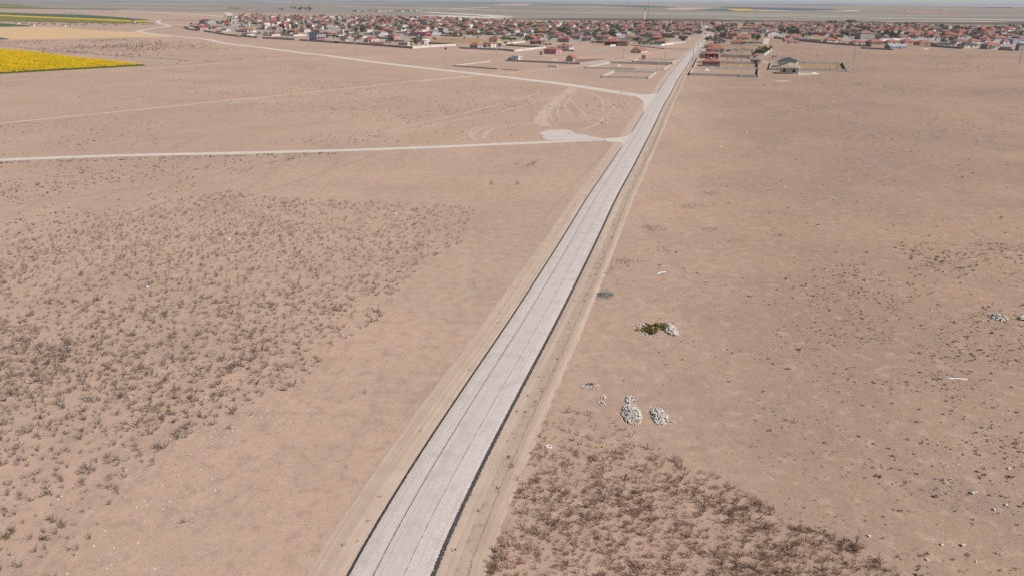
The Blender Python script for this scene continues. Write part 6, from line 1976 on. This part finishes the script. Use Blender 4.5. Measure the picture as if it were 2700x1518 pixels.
def mound(px, py, wpx, hgt, mat, label, seed, name, cat):
    rg = np.random.default_rng(seed)
    X, Y = G(px, py)
    a = wpx / 2 / ppm(X, Y)
    mb = MB()
    rings, seg = 7, 22
    vs = [(0, 0, hgt)]
    for i in range(1, rings + 1):
        t_ = i / rings
        for k_ in range(seg):
            an = 2 * math.pi * k_ / seg
            q = a * t_ * (1 + .10 * math.sin(3 * an + seed) + rg.normal(0, .025))
            vs.append((math.cos(an) * q, math.sin(an) * q * .8, max(hgt * (1 - t_) ** 1.15 + rg.normal(0, .03) * hgt * (i < rings), -.02 if i == rings else 0)))
    fs = [(0, 1 + k_, 1 + (k_ + 1) % seg) for k_ in range(seg)]
    for i in range(rings - 1):
        for k_ in range(seg):
            b0, b1 = 1 + i * seg, 1 + (i + 1) * seg
            fs.append((b0 + k_, b1 + k_, b1 + (k_ + 1) % seg, b0 + (k_ + 1) % seg))
    mb.add(vs, fs)
    return tag(mb.build(name, M[mat], None, (X, Y, 0)), label, cat)


mound(1861, 186.5, 23, 1.9, 'sand', 'beige sand heap inside the bare block-walled plot by the road', 1, 'sand_heap', 'sand heap')
mound(2145, 195, 24, 1.2, 'gravelpale', 'whitish gravel heap right of the unfinished block house', 2, 'gravel_heap', 'gravel heap')
mound(1632, 174, 12, 1.0, 'gravelpale', 'small white heap in the gapped plot, the upper one', 3, 'sand_heap', 'sand heap')
mound(1633, 180.5, 10, .8, 'gravelpale', 'small white heap in the gapped plot, the lower one', 4, 'sand_heap', 'sand heap')
mound(1953, 176, 7, .8, 'gravelpale', 'little white heap in the dry orange yard', 5, 'sand_heap', 'sand heap')
mound(1593, 777, 52, .3, 'ashearth', 'low bare earth mound with ashy litter right of the road', 6, 'earth_mound', 'mound')
mound(2438, 131.5, 26, 1.6, 'sand', 'long heap of brown rubble in front of the orange-walled house', 7, 'rubble_mound', 'mound')
mound(2062, 214, 40, .4, 'sand', 'flat pinkish spoil heap on the plain below the unfinished house', 8, 'spoil_heap', 'mound')
mound(1462, 159.5, 17, 1.3, 'sand', 'tan sand heap behind a dark low box left of the small concrete house', 9, 'sand_heap', 'sand heap')
for i, (px, py) in enumerate(((1868, 512), (1885, 508), (1812, 545), (1835, 541), (1712, 598), (1722, 606), (1868, 604), (1640, 688), (1930, 635), (2068, 622), (1600, 705), (1660, 690), (1740, 660))):
    X, Y = G(px, py)
    rg_ = np.random.default_rng(i)
    Vv = []
    for k_ in range(80):
        c_ = np.array([rg_.normal(0, 1.5), rg_.normal(0, 1.1), rg_.uniform(.01, .08)])
        u, v = rg_.normal(0, .07, 3), rg_.normal(0, .07, 3)
        Vv += [c_ - u, c_ + v, c_ + u, c_ - v]
    Vv = np.array(Vv)
    Vv[:, 2] = np.abs(Vv[:, 2])
    o = link('burrow_tuft', mesh_np('burrow_tuft', Vv, np.arange(len(Vv)).reshape(-1, 4), [M['tuft']]), None, (X, Y, 0))
    tag(o, 'dark weedy ring of diggings on the field right of the road', 'weed clump', 'weedy diggings right of the road')
for i, (px, py, r) in enumerate(((1712, 866, .62), (1700, 873, .55), (1722, 876, .62), (1708, 862, .5), (1731, 870, .45), (1716, 880, .5), (1752, 868, .62), (1748, 861, .5), (1730, 859, .45))):
    X, Y = G(px, py)
    tag(link('spiny_bush', crown_mesh('spiny_bush', M['mustard'], r, r * .6, r * .45, 260, 300 + i), None, (X, Y, 0)),
        'yellow-green spiny bush in the clump left of the stones' if px < 1745 else 'yellow-green bush half among the pale stones', 'bush', 'bushes by the stone heap')


# ------------------------------------------------------------------ litter
def sheet(pxs, w, mat, label, name='plastic_strip'):
    C_ = spline(pts_world(pxs), .3)
    Nn_ = normals2(C_)
    mb = MB()
    m_ = len(C_)
    for i in range(m_):
        wv = w * (1 + .4 * math.sin(i * 1.7))
        z = .06 + .05 * math.sin(i * 2.3) ** 2
        for s, zz_ in ((-.5, .012), (0, z), (.5, .012)):
            mb.v.append((C_[i][0] + Nn_[i][0] * s * wv, C_[i][1] + Nn_[i][1] * s * wv, zz_))
    for i in range(m_ - 1):
        for s in (0, 1):
            mb.f.append((i * 3 + s, i * 3 + s + 1, i * 3 + s + 4, i * 3 + s + 3))
            mb.mi.append(0)
    return tag(mb.build(name, M[mat]), label, 'plastic strip')


sheet([(1733, 723), (1742, 718.5), (1748, 718), (1755, 716.2)], .34, 'plastic', 'crumpled white plastic strip right of the road in mid field')
sheet([(2495, 993), (2507, 997), (2524, 996.5), (2540, 999), (2550, 998.5)], .20, 'plastic', 'long bent white plastic strip on the right field')
sheet([(151, 1318), (156, 1311), (162, 1307)], .22, 'plastic', 'white plastic scrap beside the thistles at lower left', 'plastic_scrap')
rm_ = MB()
for i in range(20):
    a0, a1 = i * .314, (i + 1) * .314
    rm_.tube([(.30 * math.cos(a0), .24 * math.sin(a0), .06), (.30 * math.cos(a1), .24 * math.sin(a1), .06)], .07, 6)
X, Y = G(1447, 1178)
tag(rm_.build('plastic_ring', M['plastic'], None, (X, Y, .01)), 'white ring-shaped litter between the road and the rusty weeds', 'litter')


def bag(px, py, r, mat, label):
    X, Y = G(px, py)
    rg_ = np.random.default_rng(len(label))
    Vv, Ff = [], []
    rock_into(Vv, Ff, np.array([0, 0, r * .5]), r, rg_)
    rock_into(Vv, Ff, np.array([r * .6, r * .3, r * .4]), r * .6, rg_)
    mb = MB()
    mb.v, mb.f, mb.mi = Vv, Ff, [0] * len(Ff)
    tag(mb.build('litter_bag', M[mat], None, (X, Y, 0)), label, 'litter')


for a in ((1590, 1178, .2, 'yellowbag', 'yellow bag at the top of the rusty weeds'), (228, 1047, .22, 'bluebag', 'bluish bag caught among the thistles'), (604, 633, .26, 'plastic', 'white bag standing in the upper weed patch'),
          (795, 670, .24, 'bluebag', 'pale bluish bag at the right of the upper weed patch'), (388, 758, .26, 'plastic', 'white bag deep in the weed patch'), (1042, 566, .3, 'plastic', 'flat white bag near the upper right weeds'),
          (618, 730, .1, 'plastic', 'tiny white scrap in the middle of the weeds'), (330, 1240, .16, 'bluebag', 'small bluish scrap under a thistle'), (868, 651, .14, 'plastic', 'small white scrap right of the weed patch'),
          (343, 1045, .12, 'plastic', 'tiny white scrap among thistles at lower left'), (612, 1136, .12, 'plastic', 'white scrap under the lone thistle'), (1968, 352, .5, 'plastic', 'white sheet lying far out on the right field'),
          (2196, 271, .5, 'plastic', 'white sheet on the field below the dry yard'), (1696, 620, .16, 'plastic', 'white scrap right of the road in mid field'), (1675, 521, .22, 'sand', 'pale clod on the right verge'), (2068, 495, .3, 'plastic', 'grey-white rag on the dark tufts'),
          (355, 256, .3, 'plastic', 'white scrap above the thin tan track'), (1899, 389, .4, 'plastic', 'white scrap low on the right field beyond the verge')):
    bag(*a)
heap(1782, 310, 18, 4, 26, .28, .06, 'white rubble line by the right verge near the junction', 21, 'rubble_heap')
heap(1797, 258, 14, 3, 16, .28, .06, 'white rubble spot by the right verge above the junction', 22, 'rubble_heap')
heap(1990, 342, 10, 3, 14, .25, .05, 'white rubble patch beyond the wide right field', 23, 'rubble_heap')
for i in range(26):
    X, Y = G(random.uniform(90, 620), 0)[0], 0
    px = random.uniform(90, 620)
    py = 199 - px * .055 + random.uniform(0, 12)
    X, Y = G(px, py)
    Vv, Ff = [], []
    rock_into(Vv, Ff, np.array([0, 0, .1]), random.uniform(.25, .5), np.random.default_rng(i))
    mb = MB()
    mb.v, mb.f, mb.mi = Vv, Ff, [0] * len(Ff)
    tag(mb.build('stone', M['stone'], None, (X, Y, 0)), 'white stone scattered below the sunflower field edge', 'stone', 'stones below the sunflower field')

# ------------------------------------------------------------------ labels for what is told apart by its neighbours
ORD = ['', 'second ', 'third ', 'fourth ', 'fifth ', 'sixth ']
taken_lb = set(o.get('label') for o in COL.objects if o.get('label'))
LEV = 5.0
todo = [[q, sorted(((math.hypot(q[2] - l[0], (q[3] - l[1]) * LEV), l) for l in LM), key=lambda t_: t_[0])[:6]] for q in PEND]
for rank in range(5):
    groups = {}
    rest_ = []
    for q, near_ in todo:
        dist, l = near_[rank]
        dx, dy = q[2] - l[0], (q[3] - l[1]) * LEV
        rel = ('behind' if dy < 0 else 'in front of') if abs(dy) > abs(dx) else ('left of' if dx < 0 else 'right of')
        if dist < 4 and rank == 0:
            rest_.append([q, near_])
            continue
        groups.setdefault((q[1], rel, l[2]), []).append((dist, q, near_))
    for (look, rel, ph), items in groups.items():
        items.sort(key=lambda t_: t_[0])
        kk = 0
        for dist, q, near_ in items:
            while kk < 5 and f"{ORD[kk]}{look}{' just' if kk == 0 else ''} {rel} {ph}" in taken_lb:
                kk += 1
            lb = f"{ORD[kk]}{look}{' just' if kk == 0 else ''} {rel} {ph}" if kk < 5 else None
            if lb is None or dist > 330:
                rest_.append([q, near_])
                continue
            taken_lb.add(lb)
            q[0]['label'] = lb
            if q[5]:
                q[0]['group'] = q[5]
            kk += 1
    todo = rest_
for q, near_ in todo:
    q[0]['label'] = f"{q[1]} in the crowded rows round {near_[0][1][2]}"
    q[0]['group'] = f"{q[1]}s round {near_[0][1][2]}"
print('labels shared by fallback', len(todo))

# ------------------------------------------------------------------ air, light, camera
hz = NT('thin_haze')
pv = hz.n('VolumePrincipled')
pv.inputs['Color'].default_value = (.70, .77, .89, 1)
pv.inputs['Density'].default_value = HAZE
pv.inputs['Anisotropy'].default_value = .2
hz.t.links.new(pv.outputs[0], hz.out.inputs[1])
if HAZE > 0:
    tag(MB().box(-95000, 95000, -5000, 95000, -1.0, 62).build('haze', hz.m), kind='stuff')

SUN_EL, SUN_AZ = R(44), math.atan2(.86, -.51)       # azimuth clockwise from +Y
w = bpy.data.worlds.new('World')
SC.world = w
w.use_nodes = True
nt_ = w.node_tree
bg = nt_.nodes['Background']
sky = nt_.nodes.new('ShaderNodeTexSky')
sky.sky_type = 'NISHITA'
sky.sun_disc = False
sky.sun_elevation = SUN_EL
sky.sun_rotation = SUN_AZ
sky.altitude = 1000
sky.air_density = .7
sky.dust_density = .1
sky.ozone_density = 1.0
nt_.links.new(sky.outputs[0], bg.inputs[0])
bg.inputs[1].default_value = .065
sd = bpy.data.lights.new('sun', 'SUN')
sd.energy = SUNE
sd.angle = R(.53)
sd.color = (1, .955, .90)
so = bpy.data.objects.new('sun', sd)
COL.objects.link(so)
sv = Vector((math.sin(SUN_AZ) * math.cos(SUN_EL), math.cos(SUN_AZ) * math.cos(SUN_EL), math.sin(SUN_EL)))
so.rotation_euler = sv.to_track_quat('Z', 'Y').to_euler()
so.location = sv * 200

cam = bpy.data.cameras.new('camera')
cam.sensor_width = 36
cam.lens = FPX / 2700 * 36
cam.clip_start = .5
cam.clip_end = 200000
co = bpy.data.objects.new('camera', cam)
COL.objects.link(co)
co.location = (0, 0, CAMH)
co.rotation_euler = (Matrix.Rotation(math.pi / 2 - PITCH, 3, 'X') @ Matrix.Rotation(ROLL, 3, 'Z')).to_euler()
SC.camera = co
SC.view_settings.view_transform = 'Standard'
SC.view_settings.look = 'None'
SC.view_settings.exposure = EXPO
SC.view_settings.gamma = 1
SC.cycles.use_denoising = DENO
SC.cycles.max_bounces = 6
SC.cycles.transparent_max_bounces = 24
SC.cycles.volume_bounces = 1
